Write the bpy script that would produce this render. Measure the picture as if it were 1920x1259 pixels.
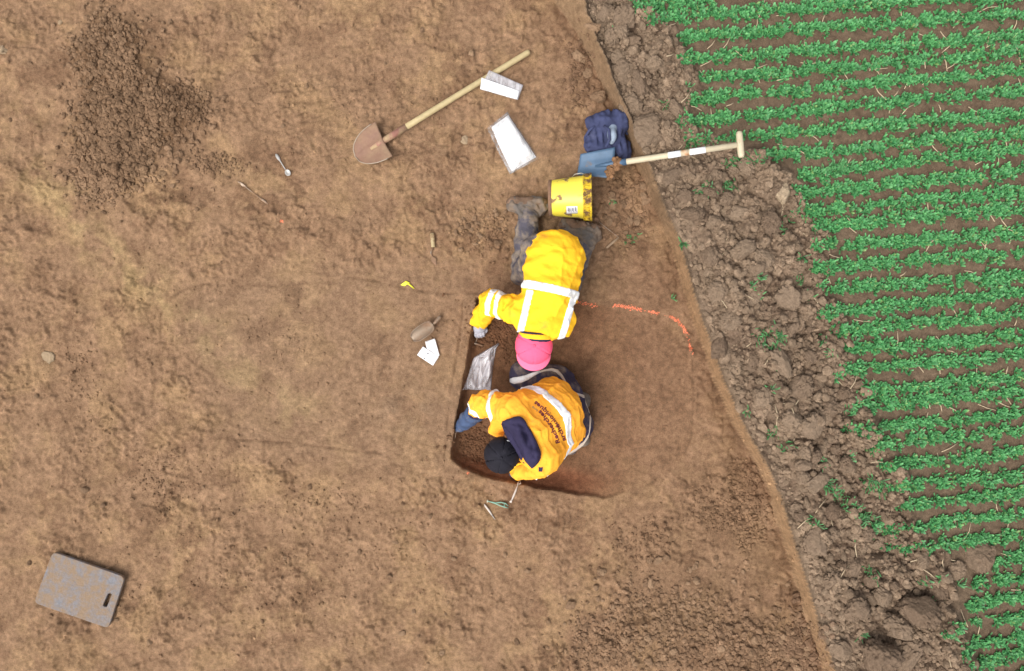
import bpy, bmesh, math, random
import numpy as np
from mathutils import Vector, Matrix
from mathutils.bvhtree import BVHTree

for o in list(bpy.data.objects):
    bpy.data.objects.remove(o)
scene = bpy.context.scene
col = scene.collection
random.seed(7)
rng = np.random.default_rng(11)

# ------------------------------------------------------------------ camera
S = 0.0034            # metres per photograph pixel on the trench floor
CAM_H = 5.2           # drone height above the trench floor
def PX(px, py, z=0.0):
    """photograph pixel + height above trench floor -> world point"""
    k = (CAM_H - z) / CAM_H
    return np.array(((px - 960) * S * k, (629.5 - py) * S * k, z))

cam = bpy.data.cameras.new('camera')
cam.sensor_width = 36.0
cam.lens = 36.0 * CAM_H / (1920 * S)
cam.clip_end = 400.0
camo = bpy.data.objects.new('camera', cam)
camo.location = (0, 0, CAM_H)
col.objects.link(camo)
scene.camera = camo

# ------------------------------------------------------------------ overcast sky, weak wide sun
SUN_EL, SUN_AZ = math.radians(58), math.radians(225)   # from lower left of the picture
world = bpy.data.worlds.new('World')
scene.world = world
world.use_nodes = True
nt = world.node_tree
bg = nt.nodes['Background']
sky = nt.nodes.new('ShaderNodeTexSky')
sky.sky_type = 'NISHITA'
sky.sun_disc = False
sky.sun_elevation = SUN_EL
sky.sun_rotation = SUN_AZ
sky.air_density = 1.0
sky.dust_density = 4.0
sky.ozone_density = 1.0
hs = nt.nodes.new('ShaderNodeHueSaturation')
hs.inputs['Saturation'].default_value = 0.25
nt.links.new(sky.outputs[0], hs.inputs['Color'])
nt.links.new(hs.outputs[0], bg.inputs['Color'])
bg.inputs['Strength'].default_value = 0.13
sl = bpy.data.lights.new('sun', 'SUN')
sl.energy = 1.2
sl.angle = math.radians(35)
sl.color = (1.0, 0.96, 0.90)
so = bpy.data.objects.new('sun', sl)
# sun_rotation is measured clockwise from +Y: direction towards the sun
sd = Vector((math.sin(SUN_AZ) * math.cos(SUN_EL), math.cos(SUN_AZ) * math.cos(SUN_EL), math.sin(SUN_EL)))
so.rotation_euler = sd.to_track_quat('Z', 'Y').to_euler()
so.location = (0, 0, 8)
col.objects.link(so)

vs = scene.view_settings
vs.view_transform = 'Standard'
vs.look = 'None'
vs.gamma = 1.0
vs.use_curve_mapping = False
vs.exposure = 0.90

# ------------------------------------------------------------------ helpers
GAIN = 1.75
def lin(c):
    c = c / 255.0
    return c / 12.92 if c <= 0.04045 else ((c + 0.055) / 1.055) ** 2.4
def C(r, g, b):
    """base colour of a surface that reads r,g,b in full daylight"""
    return (lin(r) / GAIN, lin(g) / GAIN, lin(b) / GAIN)

def mesh_from(name, verts, quads=None, tris=None, smooth=True, attr=None):
    me = bpy.data.meshes.new(name)
    verts = np.asarray(verts, dtype=np.float32).reshape(-1, 3)
    me.vertices.add(len(verts))
    me.vertices.foreach_set('co', verts.ravel())
    nq = 0 if quads is None else len(quads)
    ntri = 0 if tris is None else len(tris)
    idx, tot = [], []
    if nq:
        idx.append(np.asarray(quads, dtype=np.int32).ravel()); tot.append(np.full(nq, 4, np.int32))
    if ntri:
        idx.append(np.asarray(tris, dtype=np.int32).ravel()); tot.append(np.full(ntri, 3, np.int32))
    idx = np.concatenate(idx); tot = np.concatenate(tot)
    st = np.concatenate(([0], np.cumsum(tot)[:-1])).astype(np.int32)
    me.loops.add(len(idx)); me.loops.foreach_set('vertex_index', idx)
    me.polygons.add(len(tot)); me.polygons.foreach_set('loop_start', st)
    me.polygons.foreach_set('use_smooth', np.full(len(tot), smooth, dtype=bool))
    me.update(calc_edges=True)
    if attr is not None:
        a = me.attributes.new('col', 'FLOAT_COLOR', 'POINT')
        c = np.ones((len(verts), 4), np.float32); c[:, :3] = attr
        a.data.foreach_set('color', c.ravel())
    return me

def tag(o, label=None, cat=None, group=None, kind=None):
    if label: o['label'] = label
    if cat: o['category'] = cat
    if group: o['group'] = group
    if kind: o['kind'] = kind
    return o

def thing(name, label, cat, loc, group=None):
    o = bpy.data.objects.new(name, None)
    o.empty_display_size = 0.05
    o.location = tuple(float(v) for v in loc)
    col.objects.link(o)
    return tag(o, label, cat, group)

def wloc(o):
    v = np.zeros(3)
    while o is not None:
        v += np.array(o.location); o = o.parent
    return v

def put(name, geo, mat, parent=None, smooth=True, label=None, loc=None):
    """geo = (verts_world, quads, tris[, colours]); parts are stored relative to their parent"""
    v = np.asarray(geo[0], dtype=float).reshape(-1, 3)
    base = wloc(parent) if parent is not None else (np.zeros(3) if loc is None else np.array(loc, float))
    me = mesh_from(name, v - base, geo[1], geo[2], smooth, geo[3] if len(geo) > 3 else None)
    if mat: me.materials.append(mat)
    o = bpy.data.objects.new(name, me)
    col.objects.link(o)
    if parent is not None: o.parent = parent
    else: o.location = tuple(base)
    if label: o['label'] = label
    return o

def join(*geos):
    V, Q, T, n = [], [], [], 0
    for g in geos:
        v = np.asarray(g[0], float).reshape(-1, 3); V.append(v)
        if g[1] is not None and len(g[1]): Q.append(np.asarray(g[1]) + n)
        if g[2] is not None and len(g[2]): T.append(np.asarray(g[2]) + n)
        n += len(v)
    return (np.concatenate(V), np.concatenate(Q) if Q else None, np.concatenate(T) if T else None)

def tube(pts, rad, n=10, squash=None):
    """closed round tube along points; squash = (axis vector, factor)"""
    pts = np.asarray(pts, float); m = len(pts)
    rad = np.broadcast_to(np.asarray(rad, float), (m,))
    V = []
    up = np.array((0, 0, 1.0))
    for i in range(m):
        t = pts[min(i + 1, m - 1)] - pts[max(i - 1, 0)]
        t = t / (np.linalg.norm(t) + 1e-9)
        a = np.cross(t, up)
        if np.linalg.norm(a) < 0.05: a = np.cross(t, (1.0, 0, 0))
        a /= np.linalg.norm(a); b = np.cross(a, t)
        sq = 1.0 if squash is None else squash
        for k in range(n):
            w = 2 * math.pi * k / n
            V.append(pts[i] + rad[i] * (math.cos(w) * a + sq * math.sin(w) * b))
    Q = [(i * n + k, i * n + (k + 1) % n, (i + 1) * n + (k + 1) % n, (i + 1) * n + k)
         for i in range(m - 1) for k in range(n)]
    V += [pts[0], pts[-1]]
    T = [(m * n, (k + 1) % n, k) for k in range(n)] + [(m * n + 1, (m - 1) * n + k, (m - 1) * n + (k + 1) % n) for k in range(n)]
    return (np.array(V), np.array(Q), np.array(T))

def sheet(G, th):
    """thick sheet from a grid of points (m,n,3): offset along grid normals"""
    G = np.asarray(G, float); m, n = G.shape[:2]
    du = np.gradient(G, axis=0); dv = np.gradient(G, axis=1)
    N = np.cross(du, dv); N /= (np.linalg.norm(N, axis=2, keepdims=True) + 1e-9)
    A = (G + N * th / 2).reshape(-1, 3); B = (G - N * th / 2).reshape(-1, 3)
    id_ = np.arange(m * n).reshape(m, n)
    q = np.stack((id_[:-1, :-1], id_[1:, :-1], id_[1:, 1:], id_[:-1, 1:]), -1).reshape(-1, 4)
    Q = [q, q[:, ::-1] + m * n]
    loop = np.concatenate((id_[0, :], id_[1:, -1], id_[-1, -2::-1], id_[-2:0:-1, 0]))
    nx = np.roll(loop, -1)
    Q.append(np.stack((loop, nx, nx + m * n, loop + m * n), -1))
    return (np.concatenate((A, B)), np.concatenate(Q), None)

def box(c, sx, sy, sz, ax=(1, 0, 0)):
    """box centred at c; ax = direction of its long axis in plan"""
    ax = np.asarray(ax, float); ax /= np.linalg.norm(ax)
    ay = np.cross((0, 0, 1.0), ax); ay /= np.linalg.norm(ay); az = np.cross(ax, ay)
    V = [np.asarray(c, float) + ax * sx / 2 * i + ay * sy / 2 * j + az * sz / 2 * k for k in (-1, 1) for j in (-1, 1) for i in (-1, 1)]
    Q = [(0, 2, 3, 1), (4, 5, 7, 6), (0, 1, 5, 4), (2, 6, 7, 3), (0, 4, 6, 2), (1, 3, 7, 5)]
    return (np.array(V), np.array(Q), None)

def outline_plate(loops, z0, z1, bevel=0.0):
    """flat plate with rounded outline(s), holes allowed; built through a filled 2D curve"""
    cu = bpy.data.curves.new('tmp', 'CURVE'); cu.dimensions = '2D'; cu.fill_mode = 'BOTH'
    cu.extrude = (z1 - z0) / 2 - bevel; cu.bevel_depth = bevel; cu.bevel_resolution = 2; cu.offset = -bevel
    for lp in loops:
        sp = cu.splines.new('POLY'); sp.points.add(len(lp) - 1); sp.use_cyclic_u = True
        for p, q in zip(sp.points, lp): p.co = (q[0], q[1], 0, 1)
    ob = bpy.data.objects.new('tmp', cu)
    me = ob.to_mesh()
    V = np.zeros(len(me.vertices) * 3); me.vertices.foreach_get('co', V); V = V.reshape(-1, 3)
    V[:, 2] += (z0 + z1) / 2
    Q = [tuple(p.vertices) for p in me.polygons if len(p.vertices) == 4]
    T = [tuple(p.vertices) for p in me.polygons if len(p.vertices) == 3]
    ob.to_mesh_clear(); bpy.data.objects.remove(ob)
    return (V, np.array(Q) if Q else None, np.array(T) if T else None)

def rounded(poly, r, n=5):
    """round the corners of a polygon"""
    out = []; poly = [np.asarray(p, float)[:2] for p in poly]; m = len(poly)
    for i in range(m):
        p = poly[i]; a = poly[i - 1] - p; b = poly[(i + 1) % m] - p
        la, lb = np.linalg.norm(a), np.linalg.norm(b)
        rr = min(r, la * .45, lb * .45); A = p + a / la * rr; B = p + b / lb * rr
        for k in range(n + 1):
            t = k / n
            out.append((1 - t) ** 2 * A + 2 * t * (1 - t) * p + t * t * B)
    return out

# ------------------------------------------------------------------ noise
def _hash(ix, iy, seed):
    h = (ix.astype(np.uint32) * np.uint32(374761393) + iy.astype(np.uint32) * np.uint32(668265263) + np.uint32(seed * 1013904223 & 0xffffffff))
    h = (h ^ (h >> np.uint32(13))) * np.uint32(1274126177)
    h = h ^ (h >> np.uint32(16))
    return h
def perlin(x, y, seed=0):
    xi = np.floor(x); yi = np.floor(y); fx = (x - xi).astype(np.float32); fy = (y - yi).astype(np.float32)
    xi = xi.astype(np.int64); yi = yi.astype(np.int64)
    def g(dx, dy):
        h = _hash(xi + dx, yi + dy, seed).astype(np.float32) * np.float32(2 * math.pi / 4294967296.0)
        return np.cos(h) * (fx - dx) + np.sin(h) * (fy - dy)
    u = fx * fx * fx * (fx * (fx * 6 - 15) + 10); v = fy * fy * fy * (fy * (fy * 6 - 15) + 10)
    a = g(0, 0); b = g(1, 0); c = g(0, 1); d = g(1, 1)
    return (a + (b - a) * u + (c - a) * v + (a - b - c + d) * u * v) * 1.5
def fbm(x, y, f, oct_=4, seed=0, gain=0.5):
    s = 0; a = 1.0; t = 0
    for i in range(oct_):
        s = s + a * perlin(x * f, y * f, seed + i); t += a; a *= gain; f *= 2.03
    return s / t
def worley(x, y, f, seed=0):
    """F1, F2 distances (cell units) and a random number per nearest cell"""
    x = x * f; y = y * f
    xi = np.floor(x).astype(np.int64); yi = np.floor(y).astype(np.int64)
    d1 = np.full(x.shape, 9.0, np.float32); d2 = d1.copy(); idr = np.zeros(x.shape, np.float32)
    for dx in (-1, 0, 1):
        for dy in (-1, 0, 1):
            cx = xi + dx; cy = yi + dy
            h = _hash(cx, cy, seed)
            px = cx + (h & np.uint32(0xffff)).astype(np.float32) / 65536.0
            py = cy + (h >> np.uint32(16)).astype(np.float32) / 65536.0
            d = np.sqrt((px - x) ** 2 + (py - y) ** 2).astype(np.float32)
            nearer = d < d1
            d2 = np.where(nearer, d1, np.minimum(d2, d))
            r = (_hash(cx, cy, seed + 77) & np.uint32(0xffff)).astype(np.float32) / 65536.0
            idr = np.where(nearer, r, idr)
            d1 = np.minimum(d1, d)
    return d1, d2, idr
def sstep(a, b, x):
    t = np.clip((x - a) / (b - a), 0, 1)
    return t * t * (3 - 2 * t)
def seg_dist(x, y, pts, closed=False):
    """distance to polyline and inside flag for closed"""
    d = np.full(x.shape, 1e9); ins = np.zeros(x.shape, bool)
    n = len(pts)
    for i in range(n if closed else n - 1):
        ax, ay = pts[i][0], pts[i][1]; bx, by = pts[(i + 1) % n][0], pts[(i + 1) % n][1]
        ex, ey = bx - ax, by - ay
        t = np.clip(((x - ax) * ex + (y - ay) * ey) / (ex * ex + ey * ey), 0, 1)
        d = np.minimum(d, (x - ax - t * ex) ** 2 + (y - ay - t * ey) ** 2)
        if closed:
            c = ((ay > y) != (by > y)) & (x < ex * (y - ay) / (ey if ey != 0 else 1e-9) + ax)
            ins ^= c
    return np.sqrt(d), ins

# ------------------------------------------------------------------ materials
def new_mat(name):
    m = bpy.data.materials.new(name); m.use_nodes = True
    nt = m.node_tree
    return m, nt, nt.nodes['Principled BSDF']
def N(nt, t, **kw):
    n = nt.nodes.new(t)
    for k, v in kw.items(): setattr(n, k, v)
    return n
def noise_node(nt, scale, detail=4, rough=0.6, coord=None):
    n = N(nt, 'ShaderNodeTexNoise')
    n.inputs['Scale'].default_value = scale; n.inputs['Detail'].default_value = detail; n.inputs['Roughness'].default_value = rough
    if coord is not None: nt.links.new(coord, n.inputs['Vector'])
    return n
def ramp(nt, src, a, b, ca=(0, 0, 0, 1), cb=(1, 1, 1, 1)):
    r = N(nt, 'ShaderNodeValToRGB')
    r.color_ramp.elements[0].position = a; r.color_ramp.elements[0].color = ca
    r.color_ramp.elements[1].position = b; r.color_ramp.elements[1].color = cb
    nt.links.new(src, r.inputs[0]); return r
def mixc(nt, fac, a, b, mode='MIX'):
    m = N(nt, 'ShaderNodeMix', data_type='RGBA', blend_type=mode)
    def s(i, v):
        if isinstance(v, bpy.types.NodeSocket): nt.links.new(v, m.inputs[i])
        else: m.inputs[i].default_value = v if i == 0 else (*v[:3], 1)
    s(0, fac); s(6, a); s(7, b)
    return m.outputs[2]
def bump(nt, bs, src, strength, dist=0.01, prev=None):
    b = N(nt, 'ShaderNodeBump'); b.inputs['Strength'].default_value = strength; b.inputs['Distance'].default_value = dist
    nt.links.new(src, b.inputs['Height'])
    if prev is not None: nt.links.new(prev, b.inputs['Normal'])
    nt.links.new(b.outputs[0], bs.inputs['Normal']); return b.outputs[0]

def soil_mat(name, vary=(0.74, 1.24), bumps=0.5):
    m, nt, bs = new_mat(name)
    co = N(nt, 'ShaderNodeNewGeometry').outputs['Position']
    at = N(nt, 'ShaderNodeAttribute', attribute_name='col')
    n1 = noise_node(nt, 26, 9, 0.68, co); n2 = noise_node(nt, 170, 5, 0.65, co)
    r1 = ramp(nt, n1.outputs[0], 0.30, 0.70, (vary[0],) * 3 + (1,), (vary[1],) * 3 + (1,))
    r2 = ramp(nt, n2.outputs[0], 0.32, 0.66, (0.68, 0.66, 0.64, 1), (1.24, 1.24, 1.24, 1))
    n3 = noise_node(nt, 6.5, 10, 0.72, co)
    r3 = ramp(nt, n3.outputs[0], 0.33, 0.67, (0.83, 0.81, 0.79, 1), (1.15, 1.15, 1.15, 1))
    c = mixc(nt, 1.0, at.outputs['Color'], r1.outputs[0], 'MULTIPLY')
    c = mixc(nt, 1.0, c, r2.outputs[0], 'MULTIPLY')
    c = mixc(nt, 1.0, c, r3.outputs[0], 'MULTIPLY')
    nt.links.new(c, bs.inputs['Base Color'])
    bs.inputs['Roughness'].default_value = 0.95
    bs.inputs['Specular IOR Level'].default_value = 0.15
    p = bump(nt, bs, n1.outputs[0], bumps * .7, 0.02)
    bump(nt, bs, n2.outputs[0], bumps, 0.008, p)
    return m

def clod_mat(name, c1, c2):
    m, nt, bs = new_mat(name)
    co = N(nt, 'ShaderNodeNewGeometry').outputs['Position']
    oi = N(nt, 'ShaderNodeObjectInfo')
    c = mixc(nt, oi.outputs['Random'], c1, c2)
    n1 = noise_node(nt, 45, 8, 0.7, co)
    r1 = ramp(nt, n1.outputs[0], 0.3, 0.7, (0.68, 0.67, 0.66, 1), (1.25, 1.24, 1.22, 1))
    c = mixc(nt, 1.0, c, r1.outputs[0], 'MULTIPLY')
    nt.links.new(c, bs.inputs['Base Color'])
    bs.inputs['Roughness'].default_value = 0.95; bs.inputs['Specular IOR Level'].default_value = 0.12
    bump(nt, bs, n1.outputs[0], 0.7, 0.02)
    return m

def simple(name, c, rough=0.6, metal=0.0, spec=0.4, vary=0.0, vscale=30, mud=None, mud_scale=14, mud_lo=0.5, mud_hi=0.62, bumps=0.0, bscale=60):
    """plain paint / cloth / metal with colour drift and optional dried mud"""
    m, nt, bs = new_mat(name)
    co = N(nt, 'ShaderNodeTexCoord').outputs['Object']
    cur = None
    if vary:
        n = noise_node(nt, vscale, 5, 0.6, co)
        r = ramp(nt, n.outputs[0], 0.3, 0.7, (1 - vary,) * 3 + (1,), (1 + vary,) * 3 + (1,))
        cur = mixc(nt, 1.0, c, r.outputs[0], 'MULTIPLY')
    bs.inputs['Roughness'].default_value = rough; bs.inputs['Metallic'].default_value = metal
    bs.inputs['Specular IOR Level'].default_value = spec
    if mud is not None:
        n = noise_node(nt, mud_scale, 7, 0.62, co)
        f = ramp(nt, n.outputs[0], mud_lo, mud_hi)
        n2 = noise_node(nt, mud_scale * 6, 4, 0.6, co)
        mc = mixc(nt, n2.outputs[0], tuple(v * 0.75 for v in mud), tuple(v * 1.25 for v in mud))
        cur = mixc(nt, f.outputs[0], cur if cur is not None else c, mc)
        rr = N(nt, 'ShaderNodeMix', data_type='FLOAT')
        nt.links.new(f.outputs[0], rr.inputs[0]); rr.inputs[2].default_value = rough; rr.inputs[3].default_value = 0.95
        nt.links.new(rr.outputs[0], bs.inputs['Roughness'])
        if metal:
            mm = N(nt, 'ShaderNodeMix', data_type='FLOAT')
            nt.links.new(f.outputs[0], mm.inputs[0]); mm.inputs[2].default_value = metal; mm.inputs[3].default_value = 0.0
            nt.links.new(mm.outputs[0], bs.inputs['Metallic'])
    if cur is not None: nt.links.new(cur, bs.inputs['Base Color'])
    else: bs.inputs['Base Color'].default_value = (*c, 1)
    if bumps:
        n = noise_node(nt, bscale, 5, 0.6, co); bump(nt, bs, n.outputs[0], bumps, 0.01)
    return m
# ================================================================== TERRAIN
WALL_H = 0.22
def axis(lo, hi, step, far):
    a = list(np.arange(lo, hi + step / 2, step))
    s = step; x = a[-1]
    while x < far: s *= 1.22; x += s; a.append(x)
    s = step; x = a[0]; L = []
    while x > -far: s *= 1.22; x -= s; L.append(x)
    return np.array(L[::-1] + a)
GX = axis(-3.45, 3.45, 0.0078, 70.0)
GY = axis(-2.32, 2.32, 0.0078, 70.0)

def yline(pts, z):
    pts = [(pts[0][0] - 0.42 * 30000, -30000)] + list(pts) + [(pts[-1][0] + 0.36 * 30000, 31259)]
    w = np.array([PX(a, b, z) for a, b in pts]); w = w[np.argsort(w[:, 1])]
    return lambda y: np.interp(y, w[:, 1], w[:, 0])
xF = yline([(1040, 0), (1085, 75), (1130, 165), (1165, 235), (1192, 300), (1225, 390), (1252, 450), (1275, 530), (1300, 610), (1335, 710), (1370, 790), (1410, 860), (1438, 920), (1455, 985), (1480, 1060), (1510, 1160), (1542, 1259)], 0)
xT0 = yline([(1100, 0), (1122, 60), (1148, 126), (1180, 205), (1212, 290), (1242, 370), (1270, 450), (1299, 540), (1326, 620), (1362, 712), (1400, 795), (1440, 865), (1466, 930), (1484, 1000), (1510, 1085), (1541, 1180), (1568, 1259)], WALL_H)
xC = yline([(1185, 0), (1245, 60), (1275, 105), (1290, 150), (1275, 210), (1290, 250), (1420, 295), (1470, 345), (1490, 400), (1525, 430), (1535, 480), (1530, 540), (1560, 600), (1575, 650), (1570, 690), (1610, 740), (1615, 800), (1640, 840), (1675, 900), (1690, 960), (1700, 1010), (1745, 1035), (1770, 1120), (1775, 1180), (1800, 1220), (1815, 1259)], WALL_H)
xS = yline([(1160, 10), (1200, 70), (1238, 120), (1240, 190), (1248, 240), (1275, 290), (1330, 330)], WALL_H)   # little scarp at the field edge
xF_, xT0_ = xF, xT0
def xF(y): return xF_(y) + 0.006 * perlin(y * 4.3, y * 0 + .3, 501) + 0.004 * perlin(y * 13, y * 0 + .3, 502)
def xT0(y): return xT0_(y) + 0.008 * perlin(y * 3.7, y * 0 + .3, 503) + 0.009 * perlin(y * 14, y * 0 + .3, 504) + 0.009 * perlin(y * 37, y * 0 + .3, 505) - .024
def xT(y): return np.maximum(xT0(y), xF(y) + 0.022)

PIT = [PX(*p)[:2] for p in [(893, 556), (990, 557), (1085, 566), (1150, 574), (1260, 596), (1296, 660), (1302, 800), (1288, 862), (1240, 908), (1135, 937), (1000, 917), (905, 896), (868, 882), (844, 858), (850, 800), (865, 720)]]
SMOOTH = [PX(*p)[:2] for p in [(345, 560), (560, 500), (700, 510), (900, 500), (1290, 560), (1310, 860), (1240, 925), (1130, 950), (1000, 925), (860, 890), (600, 870), (430, 830), (380, 700)]]
HEAPS = [  # centre px, radii px, height m
    ((215, 105), (80, 95), 0.05), ((265, 215), (115, 80), 0.06), ((215, 290), (90, 70), 0.045), ((335, 200), (60, 50), 0.02),
    ((1230, 1170), (150, 90), 0.018), ((1400, 1215), (140, 70), 0.02), ((1150, 1240), (110, 60), 0.012)]
GROOVES = [  # px polyline, width m, depth m
    ([(320, 560), (345, 543), (380, 534), (440, 535), (520, 537), (600, 530)], 0.009, 0.002),
    ([(655, 520), (700, 525), (745, 540), (800, 547), (850, 550), (905, 549)], 0.009, 0.008),
    ([(868, 560), (866, 600), (860, 650), (852, 700), (843, 745), (838, 800), (833, 868)], 0.007, 0.006),
    ([(400, 822), (470, 826), (560, 832), (640, 842), (700, 848), (752, 853)], 0.008, 0.006),
    ([(302, 590), (300, 650), (292, 700), (286, 760)], 0.012, 0.004),
    ([(1298, 668), (1300, 720), (1300, 770), (1296, 820), (1285, 850)], 0.007, 0.004),
    ([(1225, 905), (1245, 880)], 0.008, 0.005), ([(1140, 625), (1115, 665), (1100, 690)], 0.02, 0.004)]

def terrain(x, y):
    """height and base colour of the ground at world points (1-D arrays)"""
    n = x.size
    xf, xt, xc = xF(y), xT(y), xC(y)
    wob = 0.02 * perlin(x * 6, y * 6, 91) + 0.012 * perlin(x * 17, y * 17, 92)
    near = (np.abs(x) < 3.6) & (np.abs(y) < 2.5)
    sdS, inS = seg_dist(x, y, SMOOTH, True)
    smooth = sstep(-0.16, 0.10, np.where(inS, sdS, -sdS))
    rough = 1 - 0.72 * smooth
    # trampled, scraped floor
    big = fbm(x, y, 0.9, 3, 1)
    mid = fbm(x, y, 5.0, 4, 5)
    wx = x + 0.03 * perlin(x * 9, y * 9, 21); wy = y + 0.03 * perlin(x * 9, y * 9, 22)
    f1, f2, idr = worley(wx, wy, 14.0, 3)
    plate = np.clip((f2 - f1) * 2.2, 0, 1)
    pm = sstep(-0.05, 0.35, fbm(x, y, 3.2, 2, 31))
    fine = fbm(x, y, 24.0, 4, 9, 0.6)
    rp_ = sstep(-0.12, 0.22, fbm(x, y, 2.4, 3, 33))
    z = 0.018 * big + rough * (0.017 * mid + (0.003 + 0.008 * rp_) * fine + pm * 0.005 * plate * (0.4 + idr))
    # thin trodden flakes and half-buried lumps with sharp rims
    wx2 = x + 0.022 * perlin(x * 21, y * 21, 23); wy2 = y + 0.022 * perlin(x * 21, y * 21, 24)
    for f_, a_, th_, s_ in ((6.5, .014, .72, 35), (13, .015, .66, 36), (27, .012, .60, 37), (48, .008, .58, 38)):
        g1, g2, gi = worley(wx2, wy2, f_, s_)
        z = z + rough * a_ * sstep(0.02, 0.20, g2 - g1) * sstep(th_, th_ + .25, gi) * (0.35 + 0.65 * rp_)
    # tool scratches
    for (c_, R_, an_) in (((350, 1140), 75, .55), ((150, 1215), 90, .5), ((960, 110), 80, .45), ((560, 190), 90, .3), ((100, 930), 80, .7), ((1470, 1000), 60, .2)):
        q_ = PX(*c_); u_ = (x - q_[0]) * math.cos(an_) + (y - q_[1]) * math.sin(an_); v_ = -(x - q_[0]) * math.sin(an_) + (y - q_[1]) * math.cos(an_)
        w_ = np.exp(-((x - q_[0]) ** 2 + (y - q_[1]) ** 2) / (R_ * S) ** 2)
        z = z + .012 * w_ * perlin(u_ * 6, v_ * 34, 39)
    z = z + 0.0035 * fine * (1 - rough)
    # loose heaps
    hz = np.zeros(n)
    for (c, r, h) in HEAPS:
        q = PX(*c); d = ((x - q[0]) / (r[0] * S)) ** 2 + ((y - q[1]) / (r[1] * S)) ** 2
        hz += h * np.exp(-1.6 * d)
    z = z + hz * (1 + 0.35 * mid)
    # excavated pit, deepest towards its left end
    sdP, inP = seg_dist(x + 0.3 * wob, y + 0.3 * wob, PIT, True)
    sp = np.where(inP, sdP, -sdP)
    D = 0.11 * (1 - sstep(0.18, 0.84, x)) + 0.001
    ww = 0.05 + 0.06 * sstep(-.72, -.86, y)
    pitm = .5 * sstep(0.0, .022, sp + .006 * fine) + .5 * sstep(0.0, 1.0, (sp + 0.01 * fine) / ww)
    z = z - D * pitm
    # groves cut with a trowel tip
    gm = np.zeros(n)
    for pts, w, dep in GROOVES:
        q = [PX(*p)[:2] for p in pts]
        xs_ = [p[0] for p in q]; ys_ = [p[1] for p in q]
        s = np.where((x > min(xs_) - .1) & (x < max(xs_) + .1) & (y > min(ys_) - .1) & (y < max(ys_) + .1))[0]
        if len(s) == 0: continue
        d, _ = seg_dist(x[s] + 0.25 * wob[s], y[s] + 0.25 * wob[s], q)
        g = np.exp(-(d / w) ** 2) * np.clip(0.75 + 0.9 * perlin(x[s] * 11, y[s] * 11, 66), 0, 1)
        z[s] -= dep * g; gm[s] = np.maximum(gm[s], g)
    # ---- colour of the floor
    tan = np.array(C(172, 138, 108)); yel = np.array(C(187, 153, 114)); brn = np.array(C(142, 110, 85)); gry = np.array(C(165, 145, 120))
    m1 = sstep(-0.25, 0.3, fbm(x, y, 1.6, 4, 41)); m2 = sstep(-0.08, 0.3, fbm(x, y, 2.6, 5, 43, 0.6)); m3 = sstep(-0.02, 0.20, fbm(x, y, 4.0, 6, 47, 0.70))
    cl = tan[None] * (1 - 0.6 * m2[:, None]) + yel[None] * 0.6 * m2[:, None]
    k = (0.75 * m3 * (0.35 + 0.65 * m1))[:, None]; cl = cl * (1 - k) + brn[None] * k
    cl = cl * (1 + 0.10 * (idr - 0.5) * pm)[:, None]
    # pale loess streak and grey patches
    dS, _ = seg_dist(x + wob * 2, y + wob * 2, [PX(*p)[:2] for p in [(60, 320), (160, 430), (280, 540), (400, 640), (450, 690), (560, 780)]])
    k = (0.6 * np.exp(-(dS / 0.12) ** 2) * sstep(-0.3, 0.3, fbm(x, y, 6, 3, 52)))[:, None]; cl = cl * (1 - k) + np.array(C(200, 172, 124)) * k
    q = PX(770, 770); k = (0.5 * np.exp(-(((x - q[0]) / .16) ** 2 + ((y - q[1]) / .12) ** 2)) * sstep(-.2, .3, fbm(x, y, 7, 3, 53)))[:, None]; cl = cl * (1 - k) + gry * k
    qr = np.exp(-(((x - .72) / .62) ** 2 + ((y + .25) / .85) ** 2)) + .6 * np.exp(-(((x - .0) / .35) ** 2 + ((y - .35) / .22) ** 2))
    k = np.clip(.62 * qr, 0, .62)[:, None]; cl = cl * (1 - k) + np.array(C(152, 117, 91)) * k
    qr = np.exp(-(((x - 1.25) / .55) ** 2 + ((y + 1.55) / .55) ** 2)) * (.6 + .8 * m2)
    k = np.clip(.55 * qr, 0, .6)[:, None]; cl = cl * (1 - k) + np.array(C(140, 111, 86)) * k
    k = (0.35 * smooth * (1 - inP) * (x < -.25))[:, None]; cl = cl * (1 - k) + np.array(C(160, 131, 105)) * k
    k = (np.clip(sstep(0.006, 0.035, hz), 0, 1) * (0.45 + 0.55 * (x < 0)))[:, None]; cl = cl * (1 - k) + np.array(C(132, 102, 76)) * k
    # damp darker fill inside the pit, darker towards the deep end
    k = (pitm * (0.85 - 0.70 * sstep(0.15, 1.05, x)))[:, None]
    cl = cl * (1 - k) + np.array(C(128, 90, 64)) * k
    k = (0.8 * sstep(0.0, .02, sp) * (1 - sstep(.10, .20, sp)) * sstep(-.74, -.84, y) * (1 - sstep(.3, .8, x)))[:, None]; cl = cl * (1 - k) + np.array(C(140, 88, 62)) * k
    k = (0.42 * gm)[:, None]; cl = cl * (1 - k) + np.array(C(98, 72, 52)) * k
    # strip of darker soil along the foot of the trench side
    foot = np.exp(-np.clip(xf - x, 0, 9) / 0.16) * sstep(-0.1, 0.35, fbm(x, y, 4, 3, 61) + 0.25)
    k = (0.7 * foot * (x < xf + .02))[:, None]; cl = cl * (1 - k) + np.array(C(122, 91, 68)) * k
    z = z + np.where(x < xf, 0.03 * foot * (0.4 + 0.6 * plate), 0)
    z = np.where(x < xf, z, z)
    # ---- trench side
    t = (x - xf) / (xt - xf)
    m = np.clip(t, 0, 1); m = m + 0.0 * m
    m = np.where(t > 0, np.clip(t, 0, 1) ** .7, 0)
    m = np.where(t > 1, 1.0, m)
    # ---- spoil bank and field surface
    s = np.where(t > 0.0)[0]
    up = np.zeros(n)
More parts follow.
